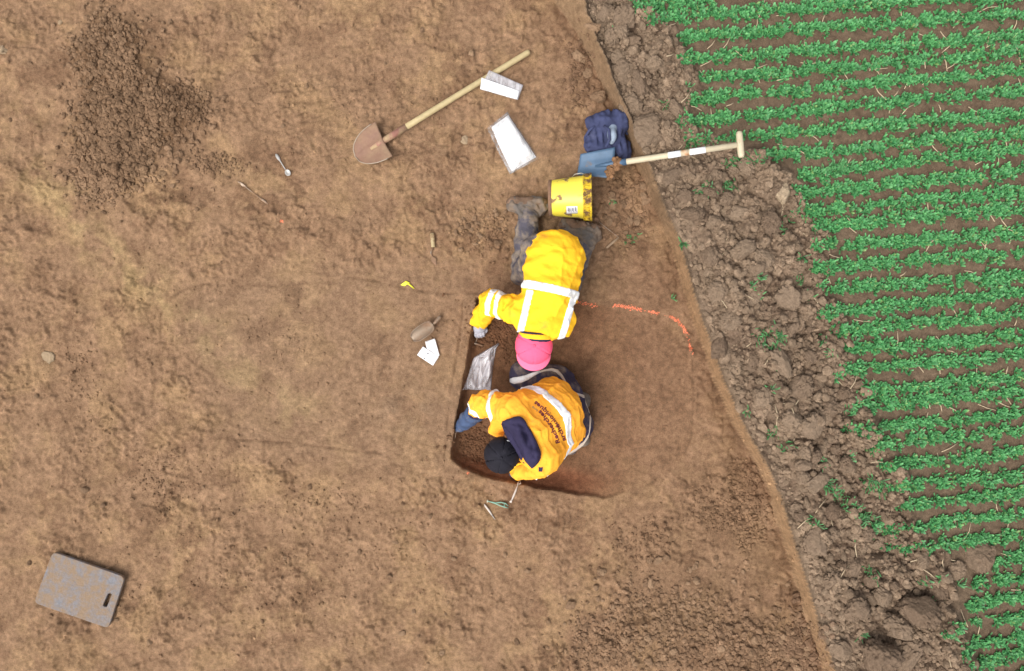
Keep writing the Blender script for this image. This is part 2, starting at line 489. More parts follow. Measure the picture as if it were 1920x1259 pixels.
    if len(s):
        X, Y = x[s], y[s]
        Xw = X + 0.04 * perlin(X * 8, Y * 8, 71) + .014 * perlin(X * 31, Y * 31, 73); Yw = Y + 0.04 * perlin(X * 8, Y * 8, 72) + .014 * perlin(X * 31, Y * 31, 74)
        hb = np.zeros(len(s)); cr = np.zeros(len(s))
        for f, a, sd_ in ((4.5, 0.10, 101), (10, 0.066, 102), (22, 0.030, 103), (45, 0.014, 104)):
            d1, d2, r = worley(Xw, Yw, f, sd_)
            lump = np.sqrt(np.clip(1 - (d1 / 0.72) ** 2, 0, 1)) * (0.15 + 0.85 * r)
            hb += a * lump; cr += (r - .5) * a
        crumb = fbm(X, Y, 30, 4, 75, 0.65)
        hb += 0.030 * crumb + 0.012 * fbm(X, Y, 75, 2, 76)
        hb -= 0.02 * np.exp(-(fbm(X, Y, 13, 4, 78, .6) / .05) ** 2)
        sA, sB = PX(1165, 303, .2), PX(1385, 272, .3)
        dsh, _ = seg_dist(X, Y, [sA, sB])
        hb *= 0.15 + 0.85 * sstep(.03, .12, dsh)
        bank = sstep(0.0, 0.05, X - xt[s]) * (1 - sstep(-0.02, 0.14, X - xc[s] + 3.0 * wob[s]))
        # the spoil thins out near the trench lip and towards the crop
        ridge = 0.35 + 0.65 * sstep(0.02, 0.22, X - xt[s])
        top = sstep(1.15, 1.4, Y)                      # upper part: field edge stands as a small scarp
        sc = sstep(0, 0.05, X - xS(Y) + wob[s])
        field = 0.006 * fbm(X, Y, 3, 3, 81) + 0.006 * fbm(X, Y, 26, 4, 83)
        up[s] = field + bank * (hb * ridge * 0.95 - 0.03) - top * (1 - sc) * 0.07 * bank
        wallrel = 0.008 * fbm(X, Y * 0.6, 40, 3, 85)
        z[s] = z[s] * (1 - m[s]) + m[s] * (WALL_H + up[s]) + wallrel * 4 * m[s] * (1 - m[s])
        topsoil = np.array(C(156, 133, 112)); topdark = np.array(C(112, 91, 75)); pale = np.array(C(184, 160, 134)); fieldc = np.array(C(126, 107, 88))
        q1 = sstep(-0.3, 0.4, fbm(X, Y, 7, 4, 87, 0.6))[:, None]
        cb = topsoil * (1 - 0.7 * q1) + topdark * 0.7 * q1
        q2 = np.clip(cr * 7 + 0.15, 0, 0.7)[:, None]; cb = cb * (1 - q2) + pale * q2
        cf = fieldc * (1 + 0.18 * fbm(X, Y, 9, 4, 89))[:, None]
        b = np.clip(bank * 1.6, 0, 1)[:, None]
        cu = cf * (1 - b) + cb * b
        wc = np.array(C(188, 152, 115)) * (1 + 0.10 * fbm(X, Y, 12, 3, 90))[:, None]
        lip = sstep(0.75, 1.0, t[s] + 0.0) * sstep(-0.1, 0.4, perlin(X * 14, Y * 14, 93))
        wm = (1 - sstep(1.0, 1.06, t[s]))[:, None] * (1 - 0.45 * lip)[:, None]
        # upper reach of the side is broken and crumbly
        brk = (sstep(0.52, 0.72, Y) * 0.45)[:, None]
        cl[s] = wc * wm * (1 - brk) + cu * (1 - wm * (1 - brk))
    return z, cl, t, sp

XX, YY = np.meshgrid(GX, GY, indexing='ij')
fx_, fy_ = XX.ravel(), YY.ravel()
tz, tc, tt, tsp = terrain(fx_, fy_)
ZZ = tz.reshape(XX.shape)
def ground(x, y):
    """ground height by bilinear lookup"""
    x = np.atleast_1d(np.asarray(x, float)); y = np.atleast_1d(np.asarray(y, float))
    i = np.clip(np.searchsorted(GX, x) - 1, 0, len(GX) - 2); j = np.clip(np.searchsorted(GY, y) - 1, 0, len(GY) - 2)
    u = (x - GX[i]) / (GX[i + 1] - GX[i]); v = (y - GY[j]) / (GY[j + 1] - GY[j])
    return ZZ[i, j] * (1 - u) * (1 - v) + ZZ[i + 1, j] * u * (1 - v) + ZZ[i, j + 1] * (1 - u) * v + ZZ[i + 1, j + 1] * u * v
def gcol(x, y):
    i = np.clip(np.searchsorted(GX, x), 0, len(GX) - 1); j = np.clip(np.searchsorted(GY, y), 0, len(GY) - 1)
    return tc.reshape(XX.shape + (3,))[i, j]
def G(px, py, dz=0.0, z0=0.0):
    """point on the ground seen at a pixel, lifted by dz"""
    z = z0
    for _ in range(6):
        p = PX(px, py, z); z = float(ground(p[0], p[1])[0])
    return PX(px, py, z + dz)

ny = len(GY)
ids = np.arange(XX.size).reshape(XX.shape)
Q_all = np.stack((ids[:-1, :-1], ids[1:, :-1], ids[1:, 1:], ids[:-1, 1:]), -1).reshape(-1, 4)
cxm = (XX[:-1, :-1] + XX[1:, 1:]).ravel() / 2; cym = (YY[:-1, :-1] + YY[1:, 1:]).ravel() / 2
ft = tt[Q_all[:, 0]]; fp = tsp[Q_all[:, 0]]
fC = xC(cym) + 0.03 * perlin(cxm * 5, cym * 5, 191)
reg = np.zeros(len(Q_all), int)                 # 0 floor
reg[fp > 0] = 1                                 # pit
reg[ft > 0] = 2                                 # side
reg[ft > 1] = 3                                 # bank
reg[(ft > 1) & (cxm > fC)] = 4                  # field
SOIL = soil_mat('soil'); SOIL_SMOOTH = soil_mat('soil_smoothed', (0.75, 1.2), 0.25)
V_all = np.stack((fx_, fy_, tz), -1)
STRUCT = {}
for k, (nm, mt) in enumerate((('trench_floor', SOIL), ('excavation_pit', SOIL), ('trench_side', SOIL_SMOOTH), ('spoil_bank', SOIL), ('field_ground', SOIL))):
    q = Q_all[reg == k]
    u, inv = np.unique(q, return_inverse=True)
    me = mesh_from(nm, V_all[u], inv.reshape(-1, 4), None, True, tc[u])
    me.materials.append(mt)
    o = bpy.data.objects.new(nm, me); col.objects.link(o); o['kind'] = 'structure'
    STRUCT[nm] = o
STRUCT['trench_floor']['label'] = 'bare tan subsoil floor of the stripped trench, scraped and trampled'
STRUCT['excavation_pit']['label'] = 'shallow dark excavated pit where the two people work'
STRUCT['trench_side']['label'] = 'smooth pale cut earth side of the trench'
STRUCT['spoil_bank']['label'] = 'lumpy grey-brown spoil along the trench edge'
STRUCT['field_ground']['label'] = 'dark grey-brown tilled soil of the crop field'

# ================================================================== CLODS AND CRUMBS
def ico(sub):
    bm = bmesh.new(); bmesh.ops.create_icosphere(bm, subdivisions=sub, radius=1.0)
    v = np.array([x.co[:] for x in bm.verts]); f = np.array([[x.index for x in p.verts] for p in bm.faces]); bm.free()
    return v, f
def sinnoise(P, seed, f, n=7):
    r = np.random.default_rng(seed); s = 0
    for _ in range(n):
        k = r.normal(size=3) * f; s = s + np.sin(P @ k + r.uniform(0, 6.28))
    return s / n
def rotmats(n, r):
    q = r.normal(size=(n, 4)); q /= np.linalg.norm(q, axis=1, keepdims=True)
    w, x, y, z = q.T
    return np.stack((1 - 2 * (y * y + z * z), 2 * (x * y - z * w), 2 * (x * z + y * w), 2 * (x * y + z * w), 1 - 2 * (x * x + z * z), 2 * (y * z - x * w), 2 * (x * z - y * w), 2 * (y * z + x * w), 1 - 2 * (x * x + y * y)), -1).reshape(n, 3, 3)
I1v, I1f = ico(1); I2v, I2f = ico(2)
O8v = np.array([(1, 0, 0), (-1, 0, 0), (0, 1, 0), (0, -1, 0), (0, 0, 1), (0, 0, -1)], float); O8f = np.array([(0, 2, 4), (2, 1, 4), (1, 3, 4), (3, 0, 4), (2, 0, 5), (1, 2, 5), (3, 1, 5), (0, 3, 5)])
def crumbs(pos, size, colr, sub=1, seed=0):
    if sub == 1:
        s = size < .009
        if s.any() and (~s).any():
            g1 = crumbs_(pos[s], size[s], colr[s], 0, seed); g2 = crumbs_(pos[~s], size[~s], colr[~s], 1, seed + 1)
            return (np.concatenate((g1[0], g2[0])), None, np.concatenate((g1[2], g2[2] + len(g1[0]))), np.concatenate((g1[3], g2[3])))
    return crumbs_(pos, size, colr, sub, seed)
def crumbs_(pos, size, colr, sub=1, seed=0):
    """joined mesh of angular crumbs resting on the ground"""
    r = np.random.default_rng(seed); bv, bf = ((O8v, O8f), (I1v, I1f), (I2v, I2f))[sub]
    K = 12
    base = np.stack([bv * (1 + 0.30 * sinnoise(bv, seed * 31 + k, 2.2)[:, None] + r.uniform(-.16, .16, (len(bv), 1))) for k in range(K)])
    n = len(pos)
    sc = size[:, None] * r.uniform(0.6, 1.25, (n, 3))
    v = base[r.integers(0, K, n)] * sc[:, None, :]
    v = np.einsum('nij,nvj->nvi', rotmats(n, r), v)
    v[:, :, 2] *= 0.75
    v = v + pos[:, None, :]
    f = (bf[None] + (np.arange(n) * len(bv))[:, None, None]).reshape(-1, 3)
    c = np.repeat(colr, len(bv), axis=0)
    return (v.reshape(-1, 3), None, f, c)
def scatter(n, cpx, rpx, smin, smax, colr, r, power=2.2, jit=0.28, sink=0.3):
    a = r.uniform(0, 2 * math.pi, n); d = np.abs(r.normal(0, .75, n)) ** .8
    d = np.where(r.uniform(size=n) < .5, np.sqrt(r.uniform(size=n)) * .85, d)
    d = d * (0.85 + 0.3 * np.sin(3 * a + cpx[0]) * np.cos(2 * a + cpx[1])) + r.normal(0, .06, n)
    px = cpx[0] + rpx[0] * d * np.cos(a); py = cpx[1] + rpx[1] * d * np.sin(a)
    z = WALL_H if cpx[0] > 1560 else 0.0
    x = (px - 960) * S * (CAM_H - z) / CAM_H; y = (629.5 - py) * S * (CAM_H - z) / CAM_H
    s = smin + (smax - smin) * r.uniform(0, 1, n) ** power
    zz = ground(x, y) + s * (0.5 - sink)
    c = np.array(colr)[None] * r.uniform(1 - jit, 1 + jit, (n, 1)) * .6 + .4 * gcol(x, y) if colr is not None else gcol(x, y) * r.uniform(0.88, 1.22, (n, 1))
    return np.stack((x, y, zz), -1), s, c
def group_scatter(specs, sub, seed):
    r = np.random.default_rng(seed); P, Z, K = [], [], []
    for sp in specs:
        p, s, c = scatter(*sp[:6], r, **(sp[6] if len(sp) > 6 else {})); P.append(p); Z.append(s); K.append(c)
    return crumbs(np.concatenate(P), np.concatenate(Z), np.concatenate(K), sub, seed)

HEAPC = C(156, 127, 101); HEAPD = C(138, 110, 86)
heap = put('spoil_heap', group_scatter([
    (3600, (215, 110), (88, 110), .003, .022, HEAPC, dict(power=5.0)), (4200, (265, 215), (135, 95), .003, .024, HEAPC, dict(power=5.0)),
    (3000, (215, 300), (100, 85), .003, .026, HEAPC, dict(power=3.6)), (800, (350, 200), (70, 55), .004, .016, HEAPD), (300, (400, 310), (60, 25), .004, .016, HEAPD),
    (500, (180, 350), (60, 40), .004, .018, HEAPC)], 1, 3), SOIL, None, False)
tag(heap, 'low heap of dark crumbly loose soil', 'soil heap', kind='stuff')
hb2 = put('loose_soil', group_scatter([
    (2400, (1240, 1165), (190, 115), .003, .022, C(158, 128, 102), dict(power=4.5)), (2000, (1400, 1220), (170, 85), .003, .024, C(150, 121, 96), dict(power=3.5)),
    (1200, (1150, 1225), (150, 85), .003, .018, C(156, 126, 100), dict(power=4)), (500, (1495, 1205), (48, 85), .006, .028, C(142, 114, 92))], 1, 5), SOIL, None, False)
tag(hb2, 'spread of loose crumbled soil at the foot of the trench side', 'loose soil', kind='stuff')
pl = put('loose_soil', group_scatter([
    (1500, (945, 620), (62, 42), .003, .014, C(120, 84, 60), dict(power=2.0)), (900, (900, 838), (48, 40), .003, .013, C(112, 80, 58)), (300, (960, 655), (40, 30), .003, .010, C(118, 84, 60))], 1, 8), SOIL, None, False)
tag(pl, 'freshly dug dark crumbs on the pit bottom', 'loose soil', kind='stuff')
fl = put('soil_crumbs', group_scatter([
    (3800, (560, 640), (780, 760), .003, .011, None, dict(power=3)), (900, (520, 1050), (520, 210), .004, .014, None, dict(power=3)),
    (700, (700, 150), (360, 190), .004, .013, None, dict(power=3)), (420, (905, 430), (70, 60), .004, .018, None),
    (260, (1085, 130), (32, 90), .005, .022, C(135, 106, 84)), (600, (1180, 390), (60, 95), .004, .022, None), (800, (1405, 950), (60, 110), .004, .018, None),
    (420, (1340, 960), (80, 60), .004, .014, C(140, 110, 84)), (260, (600, 945), (140, 60), .003, .010, C(128, 100, 76)), (260, (300, 900), (90, 70), .003, .011, C(130, 102, 78)),
    (160, (160, 720), (50, 110), .004, .013, None), (220, (1210, 1010), (90, 60), .005, .018, C(145, 114, 88))], 1, 13), SOIL, None, False)
tag(fl, 'small soil crumbs scattered over the trench floor', 'soil crumbs', kind='stuff')

# crumbs and small clods of the spoil bank: sample points between the trench lip and the crop
def bank_points(n, r, lo=0.0, hi=1.05):
    y = r.uniform(-2.3, 2.3, n); u = r.uniform(lo, hi, n)
    x = xT(y) + 0.02 + u * (xC(y) - xT(y)); return x, y
r_ = np.random.default_rng(21)
x, y = bank_points(9000, r_); s = .004 + .016 * r_.uniform(0, 1, 9000) ** 2.2
bc = put('spoil_crumbs', crumbs(np.stack((x, y, ground(x, y) + s * .2), -1), s, np.array(C(164, 141, 118))[None] * r_.uniform(.72, 1.2, (9000, 1)), 1, 22), SOIL, None, False)
tag(bc, 'small crumbs of grey-brown topsoil strewn over the spoil bank', 'soil crumbs', kind='stuff')
x, y = bank_points(800, r_); s = .016 + .018 * r_.uniform(0, 1, 800) ** 1.6
bc2 = put('spoil_lumps', crumbs(np.stack((x, y, ground(x, y) + s * .1), -1), s, np.array(C(164, 141, 118))[None] * r_.uniform(.72, 1.18, (800, 1)), 2, 23), SOIL, None, False)
tag(bc2, 'broken lumps of grey-brown topsoil strewn over the spoil bank', 'soil lumps', kind='stuff')

# clods that can be picked out one by one: pieces of the bank / floor
I4v, I4f = ico(5)
CLOD = clod_mat('clod', C(170, 147, 124), C(138, 116, 97)); CLODF = clod_mat('clod_subsoil', C(182, 150, 120), C(152, 122, 96))
def clod_mesh(seed):
    r = np.random.default_rng(seed); v = I4v
    d = 1 + 0.30 * sinnoise(v, seed, 1.8) + 0.24 * sinnoise(v, seed + 1, 4.0) - 0.30 * np.abs(sinnoise(v, seed + 2, 7)) + 0.20 * sinnoise(v, seed + 3, 14) - 0.14 * np.abs(sinnoise(v, seed + 4, 26)) + 0.10 * sinnoise(v, seed + 5, 40)
    for _ in range(5):                                   # broken facets
        nrm = r.normal(size=3); nrm /= np.linalg.norm(nrm); h = r.uniform(.55, .8)
        pr = (v * d[:, None]) @ nrm; d = np.where(pr > h, d * (h + (pr - h) * .25) / np.maximum(pr, 1e-6), d)
    return mesh_from('clod', v * d[:, None], None, I4f, True)
clod_me = {}
for nm, mt in (('bank', CLOD), ('floor', CLODF)):
    clod_me[nm] = []
    for k in range(9):
        me = clod_mesh(200 + 13 * k); me.materials.append(mt); clod_me[nm].append(me)
def clod(parent, kind, x, y, s, r, flat=0.7, sink=0.25):
    if seg_dist(np.array([x]), np.array([y]), [PX(1165, 303, .2), PX(1385, 272, .3)])[0][0] < .05 + s: return None
    o = bpy.data.objects.new('clod', clod_me[kind][int(r.integers(0, 9))])
    o.location = (x, y, float(ground(x, y)[0]) + s * flat * (0.6 - sink))
    o.scale = (s * r.uniform(.8, 1.2), s * r.uniform(.75, 1.1), s * flat * r.uniform(.8, 1.1))
    o.rotation_euler = (r.uniform(-.4, .4), r.uniform(-.4, .4), r.uniform(0, 6.28))
    col.objects.link(o); o.parent = parent
    return o
r_ = np.random.default_rng(33)
big = [(1527, 1012, 22), (1595, 1066, 20), (1602, 1140, 24), (1715, 1142, 36), (1655, 1115, 22), (1640, 1228, 36), (1838, 1046, 28), (1795, 1072, 20), (1680, 1175, 30), (1560, 1090, 18), (1730, 1050, 16),
       (1172, 128, 24), (1216, 238, 30), (1185, 185, 22), (1150, 60, 20), (1205, 150, 20), (1165, 100, 18), (1200, 200, 18), (1170, 30, 22), (1230, 270, 22), (1140, 20, 16),
       (1390, 470, 20), (1330, 480, 18), (1430, 485, 20), (1345, 545, 20), (1370, 600, 22), (1480, 560, 24), (1410, 560, 18), (1350, 650, 20), (1460, 680, 24), (1500, 730, 26), (1430, 745, 22), (1520, 800, 22), (1400, 690, 16),
       (1480, 790, 20), (1560, 770, 18), (1590, 870, 18), (1530, 900, 22), (1500, 870, 16), (1620, 1000, 18), (1560, 960, 18), (1500, 960, 14), (1700, 1230, 30), (1580, 1220, 22), (1760, 1110, 22), (1300, 400, 20), (1340, 420, 22), (1380, 400, 24), (1440, 420, 22), (1260, 330, 18), (1285, 370, 16), (1330, 360, 18)]
for px, py, rp in big:
    p = PX(px, py, WALL_H + .04); clod(STRUCT['spoil_bank'], 'bank', p[0], p[1], rp * S * 1.1, r_, 0.65, 0.42)
x, y = bank_points(190, r_, 0.03, 1.0)
for i in range(190):
    clod(STRUCT['spoil_bank'], 'bank', x[i], y[i], .018 + .040 * r_.uniform() ** 2, r_, 0.75, 0.35)
fc = [(1120, 185, 17, 0), (1087, 108, 14, 0), (1102, 140, 10, 0), (1132, 220, 9, 0), (1105, 75, 12, 0)]
for i in range(105):
    a, d = r_.uniform(0, 6.28), math.sqrt(r_.uniform()); fc.append((1280 + 230 * d * math.cos(a), 1150 + 110 * d * math.sin(a), r_.uniform(3.5, 10) if i % 3 else r_.uniform(3, 5), 0))
for i in range(34): fc.append((r_.uniform(850, 950), r_.uniform(395, 470), r_.uniform(3, 7), 0))
for i in range(40): fc.append((r_.uniform(120, 330), r_.uniform(60, 350), r_.uniform(3.5, 7), 0))
for i in range(60): fc.append((r_.uniform(10, 1000), r_.uniform(10, 1250) if i % 2 else r_.uniform(900, 1250), r_.uniform(3, 7), 0))
for i in range(22): fc.append((r_.uniform(1130, 1215), r_.uniform(330, 440), r_.uniform(4, 10), 0))
for i in range(22): fc.append((r_.uniform(1470, 1530), r_.uniform(1180, 1259), r_.uniform(4, 10), 0))
for px, py, rp, _ in fc:
    if 340 < px < 900 and 520 < py < 880: continue
    p = PX(px, py); clod(STRUCT['trench_floor'], 'floor', p[0], p[1], rp * S, r_, 0.6, 0.35)

# a few stones that stand out
STONE = clod_mat('stone', C(200, 178, 150), C(196, 168, 134))
def stone(px, py, rp, label, flat=.5, z=0.0):
    me = clod_mesh(int(px)); me.materials.append(STONE); me.name = 'stone'
    o = bpy.data.objects.new('stone', me); p = G(px, py, 0, z); s = rp * S
    o.location = (p[0], p[1], p[2] + s * flat * .5); o.scale = (s, s * .82, s * flat); o.rotation_euler = (0, 0, px); col.objects.link(o)
    tag(o, label, 'stone')
stone(1465, 363, 21, 'large rounded pale tan stone at the end of the damaged crop rows', .55, WALL_H)
stone(90, 668, 14, 'flat pale oval stone trodden into the bare trench floor', .12)
stone(114, 43, 5.5, 'small white pebble beside the dark soil heap')
stone(871, 264, 9, 'flat grey pebble between the round shovel and the white bag bundle', .3)
stone(3, 96, 12, 'grey angular stone at the outer edge of the trench floor')

# ================================================================== CROP ROWS
def leaves(base, az, length, width, th0, th1, colr, r):
    n = len(base); sv = np.array([0, .32, .62, .88, 1.0]); wv = np.array([.55, 1.0, 1.05, .80])
    pos = np.zeros((n, 5, 3)); cur = base.copy(); pos[:, 0] = cur
    for i in range(1, 5):
        sm = (sv[i] + sv[i - 1]) / 2; th = th0 + (th1 - th0) * sm; ds = (length * (sv[i] - sv[i - 1]))[:]
        cur = cur + np.stack((np.cos(az) * np.sin(th) * ds, np.sin(az) * np.sin(th) * ds, np.cos(th) * ds), -1); pos[:, i] = cur
    side = np.stack((-np.sin(az), np.cos(az), r.uniform(-.3, .3, n)), -1)
    V = np.zeros((n, 9, 3)); cc = np.zeros((n, 9, 3))
    for i in range(4):
        V[:, 2 * i] = pos[:, i] + side * (width * wv[i] / 2)[:, None]; V[:, 2 * i + 1] = pos[:, i] - side * (width * wv[i] / 2)[:, None]
    V[:, 8] = pos[:, 4]
    for i, t in enumerate((.45, .45, .72, .72, 1.0, 1.0, 1.28, 1.28, 1.4)): cc[:, i] = colr * t  # shade of the gaps painted into leaf bases, pale highlights into the tips
    off = (np.arange(n) * 9)[:, None, None]
    Q = (np.array([(0, 1, 3, 2), (2, 3, 5, 4), (4, 5, 7, 6)])[None] + off).reshape(-1, 4); T = (np.array([(6, 7, 8)])[None] + off).reshape(-1, 3)
    return (V.reshape(-1, 3), Q, T, cc.reshape(-1, 3))
def leaf_mat(name):
    m, nt, bs = new_mat(name)
    at = N(nt, 'ShaderNodeAttribute', attribute_name='col')
    nt.links.new(at.outputs['Color'], bs.inputs['Base Color']); bs.inputs['Roughness'].default_value = 0.45; bs.inputs['Specular IOR Level'].default_value = 0.35
    tr = N(nt, 'ShaderNodeBsdfTranslucent'); nt.links.new(at.outputs['Color'], tr.inputs['Color'])
    mx = N(nt, 'ShaderNodeMixShader'); mx.inputs[0].default_value = 0.3
    nt.links.new(bs.outputs[0], mx.inputs[1]); nt.links.new(tr.outputs[0], mx.inputs[2]); nt.links.new(mx.outputs[0], nt.nodes['Material Output'].inputs[0])
    return m
LEAF = leaf_mat('crop_leaf')
ROWS = [(1185, 10, 1340, 2, 0), (1200, 34, 1920, -14, 0), (1262, 66, 1920, 22, 0), (1277, 110, 1920, 64, 0), (1312, 147, 1920, 95, 0), (1284, 185, 1920, 130, 0), (1272, 225, 1920, 169, 0),
        (1285, 262, 1920, 211, 1), (1425, 291, 1920, 246, 0), (1500, 328, 1920, 276, 0), (1484, 365, 1920, 319, 0), (1510, 395, 1920, 357, 0), (1525, 424, 1920, 391, 0),
        (1532, 464, 1920, 435, 0), (1532, 503, 1920, 473, 0), (1545, 544, 1920, 513, 0), (1548, 586, 1920, 550, 0), (1575, 620, 1920, 588, 0), (1602, 655, 1920, 631, 0), (1567, 699, 1920, 665, 0),
        (1630, 733, 1920, 708, 0), (1608, 763, 1920, 736, 0), (1600, 806, 1920, 775, 0), (1640, 836, 1920, 808, 0), (1662, 876, 1920, 850, 0), (1672, 913, 1920, 891, 0), (1700, 951, 1920, 923, 0),
        (1640, 996, 1920, 964, 0), (1660, 1032, 1920, 1006, 1), (1862, 1058, 1920, 1045, 0), (1845, 1096, 1920, 1086, 0), (1832, 1138, 1920, 1121, 0), (1765, 1171, 1920, 1164, 1), (1810, 1216, 1920, 1198, 0), (1822, 1250, 1920, 1230, 0),
        (1835, 1290, 1920, 1268, 0), (1850, 1330, 1920, 1306, 0)]
ROWS += [(1180 - 8 * k, -8 - 37 * k, 1920, -52 - 37 * k, 0) for k in range(5)] + [(1862 + 13 * k, 1368 + 38 * k, 1920, 1360 + 38 * k, 0) for k in range(2)]
r_ = np.random.default_rng(55)
ZC = WALL_H + 0.035
GREEN = np.array(C(122, 198, 122)); GREEN2 = np.array(C(84, 164, 98)); GREEN3 = np.array(C(176, 200, 120))
def crop_leaves(cx, cy, r, dens=8, hgt=1.0):
    n = len(cx); k = dens
    bx = np.repeat(cx, k) + r.normal(0, .006, n * k); by = np.repeat(cy, k) + r.normal(0, .006, n * k)
    bz = ground(bx, by) - 0.004
    az = r.uniform(0, 2 * math.pi, n * k); L = r.uniform(.022, .044, n * k) * hgt; w = r.uniform(.008, .0145, n * k)
    th0 = r.uniform(.05, .55, n * k); th1 = r.uniform(.75, 1.75, n * k)
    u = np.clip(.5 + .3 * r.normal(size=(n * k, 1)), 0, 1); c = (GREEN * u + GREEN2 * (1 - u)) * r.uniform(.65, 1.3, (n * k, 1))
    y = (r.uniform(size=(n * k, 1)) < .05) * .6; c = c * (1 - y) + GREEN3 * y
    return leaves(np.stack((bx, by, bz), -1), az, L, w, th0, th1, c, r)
row_list = []
for i, (x0, y0, x1, y1, sparse) in enumerate(ROWS):
    a = PX(x0 - (14 if 12 < i < 37 else 0), y0 + (1 if 12 < i < 37 else 0), ZC)[:2]; b = PX(x1, y1, ZC)[:2]
    sl_ = (b[1] - a[1]) / (b[0] - a[0])
    out_ = i > 36; xe = (3.9 if out_ else 4.1) if i else b[0]
    L = xe - a[0]; n = int(L * (130 if out_ else 155))
    cx = a[0] + r_.uniform(0, 1, n) * L
    # thinner or missing plants here and there
    dn = fbm(cx, np.full(n, i * 3.7), 3.0, 3, 300 + i) + 0.55 * fbm(cx, np.full(n, i * 5.1), 9.0, 2, 340 + i)
    keep = r_.uniform(size=n) < np.clip(1.15 + 1.1 * dn, .12, 1)
    if sparse: keep &= (r_.uniform(size=n) < np.where(cx < a[0] + .45, .4, 1))
    cx = cx[keep]; n = len(cx)
    cy = a[1] + sl_ * (cx - a[0]) + 0.010 * perlin(cx * 2.2, np.full(n, i * 1.3), 400) + np.clip(r_.normal(0, .0185, n), -.042, .042)
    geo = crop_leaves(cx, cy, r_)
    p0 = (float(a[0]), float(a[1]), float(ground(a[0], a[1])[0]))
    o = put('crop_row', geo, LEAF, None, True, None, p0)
    row_list.append(o)
    tag(o, 'long drilled row of short bright green crop seedlings in the tilled field', 'crop row', 'drilled rows of green crop')
row_list[0]['label'] = 'short stub of green crop row at the top of the trench edge scarp'
row_list[7]['label'] = 'thinned green crop row running behind the pale wooden T-grip of the spade'
row_list[8]['label'] = 'green crop row that begins just beyond the T-grip of the spade'
row_list[10]['label'] = 'green crop row that begins right beside the large pale tan stone'
row_list[28]['label'] = 'gappy green crop row half buried by big clods of spoil'

# grass tufts and weeds
def tuft(px, py, rp, n, label, name='grass_tuft', cat='grass tuft', group='green tufts on the spoil', z=WALL_H, stretch=1.0, ang=0.0, hgt=1.0):
    c = G(px, py, 0, z); rr = rp * S
    a = r_.uniform(0, 6.28, n); d = rr * np.sqrt(r_.uniform(size=n))
    ux, uy = d * np.cos(a) * stretch, d * np.sin(a)
    bx = c[0] + ux * math.cos(ang) - uy * math.sin(ang); by = c[1] + ux * math.sin(ang) + uy * math.cos(ang)
    u = r_.uniform(size=(n, 1)); cc = GREEN * u + np.array(C(92, 150, 92)) * (1 - u)
    az = r_.normal(r_.uniform(0, 6.28), 1.0, n)
    g = leaves(np.stack((bx, by, ground(bx, by)), -1), az, r_.uniform(.025, .058, n) * hgt, r_.uniform(.004, .008, n), r_.uniform(.3, .9, n), r_.uniform(1.0, 1.7, n), cc, r_)
    o = put(name, g, LEAF, None, True, None, c); tag(o, label, cat, group)
TL = 'small tuft of green leaves torn up among the brown spoil clods'
for px, py, rp, n in [(1420, 518, 8, 22), (1412, 537, 5, 10), (1462, 690, 5, 10), (1445, 730, 6, 12), (1402, 770, 5, 10), (1450, 815, 9, 20), (1487, 832, 5, 8), (1470, 845, 5, 10), (1535, 865, 8, 18), (1552, 910, 12, 34), (1425, 558, 6, 12),
                      (1280, 458, 4, 16), (1505, 485, 8, 24), (1500, 525, 9, 22), (1515, 555, 8, 18), (1540, 635, 7, 22), (1560, 665, 9, 18), (1590, 860, 8, 24), (1640, 1075, 12, 26), (1520, 975, 8, 14), (1535, 985, 6, 12), (1600, 1000, 6, 10), (1730, 1090, 10, 24), (1800, 1095, 8, 18), (1757, 1120, 6, 12), (1785, 1195, 8, 14),
                      (1615, 1190, 5, 8), (1260, 560, 4, 6), (1290, 165, 6, 10), (1250, 195, 6, 10), (1155, 65, 6, 8), (1275, 205, 6, 10), (1760, 1085, 6, 12), (1480, 410, 10, 24), (1470, 430, 8, 12), (1545, 700, 5, 10), (1590, 770, 10, 22), (1625, 1095, 5, 8)]:
    tuft(px, py, rp, n, TL)
tuft(1345, 350, 11, 110, 'wide matted patch of grass lying on the spoil below the spade handle', stretch=3.6, ang=.22)
tuft(1440, 632, 20, 120, 'largest clump of green grass in the middle of the spoil bank', stretch=1.3)
tuft(1600, 955, 14, 120, 'bent mat of uprooted green crop lying at the spoil edge', stretch=3.2, ang=-.75)
tuft(1630, 985, 14, 90, 'dense bright patch of uprooted crop leaning over the spoil edge', stretch=1.8, ang=-.3)
tuft(1640, 910, 13, 70, 'loose patch of flattened green blades at the broken row ends', stretch=1.6, ang=-.4)
tuft(1310, 270, 12, 46, 'sparse green sprigs at the lip of the field above the spade shaft', stretch=2.4, ang=.2)
tuft(1400, 305, 10, 70, 'thin strip of flattened green blades just below the spade grip', stretch=4.0, ang=.08)
tuft(1570, 320, 10, 90, 'dark flattened green blades in the gap between two crop rows', stretch=3.4, ang=.15)
tuft(1150, 376, 5, 9, 'single small green weed on bare soil right of the yellow bucket', 'weed', 'weed', None, 0.0, hgt=.8)
tuft(1182, 446, 9, 16, 'faint sprig of green weed by the thin bent metal tool', 'weed', 'weed', None, 0.0, 1.8, .4, .8)

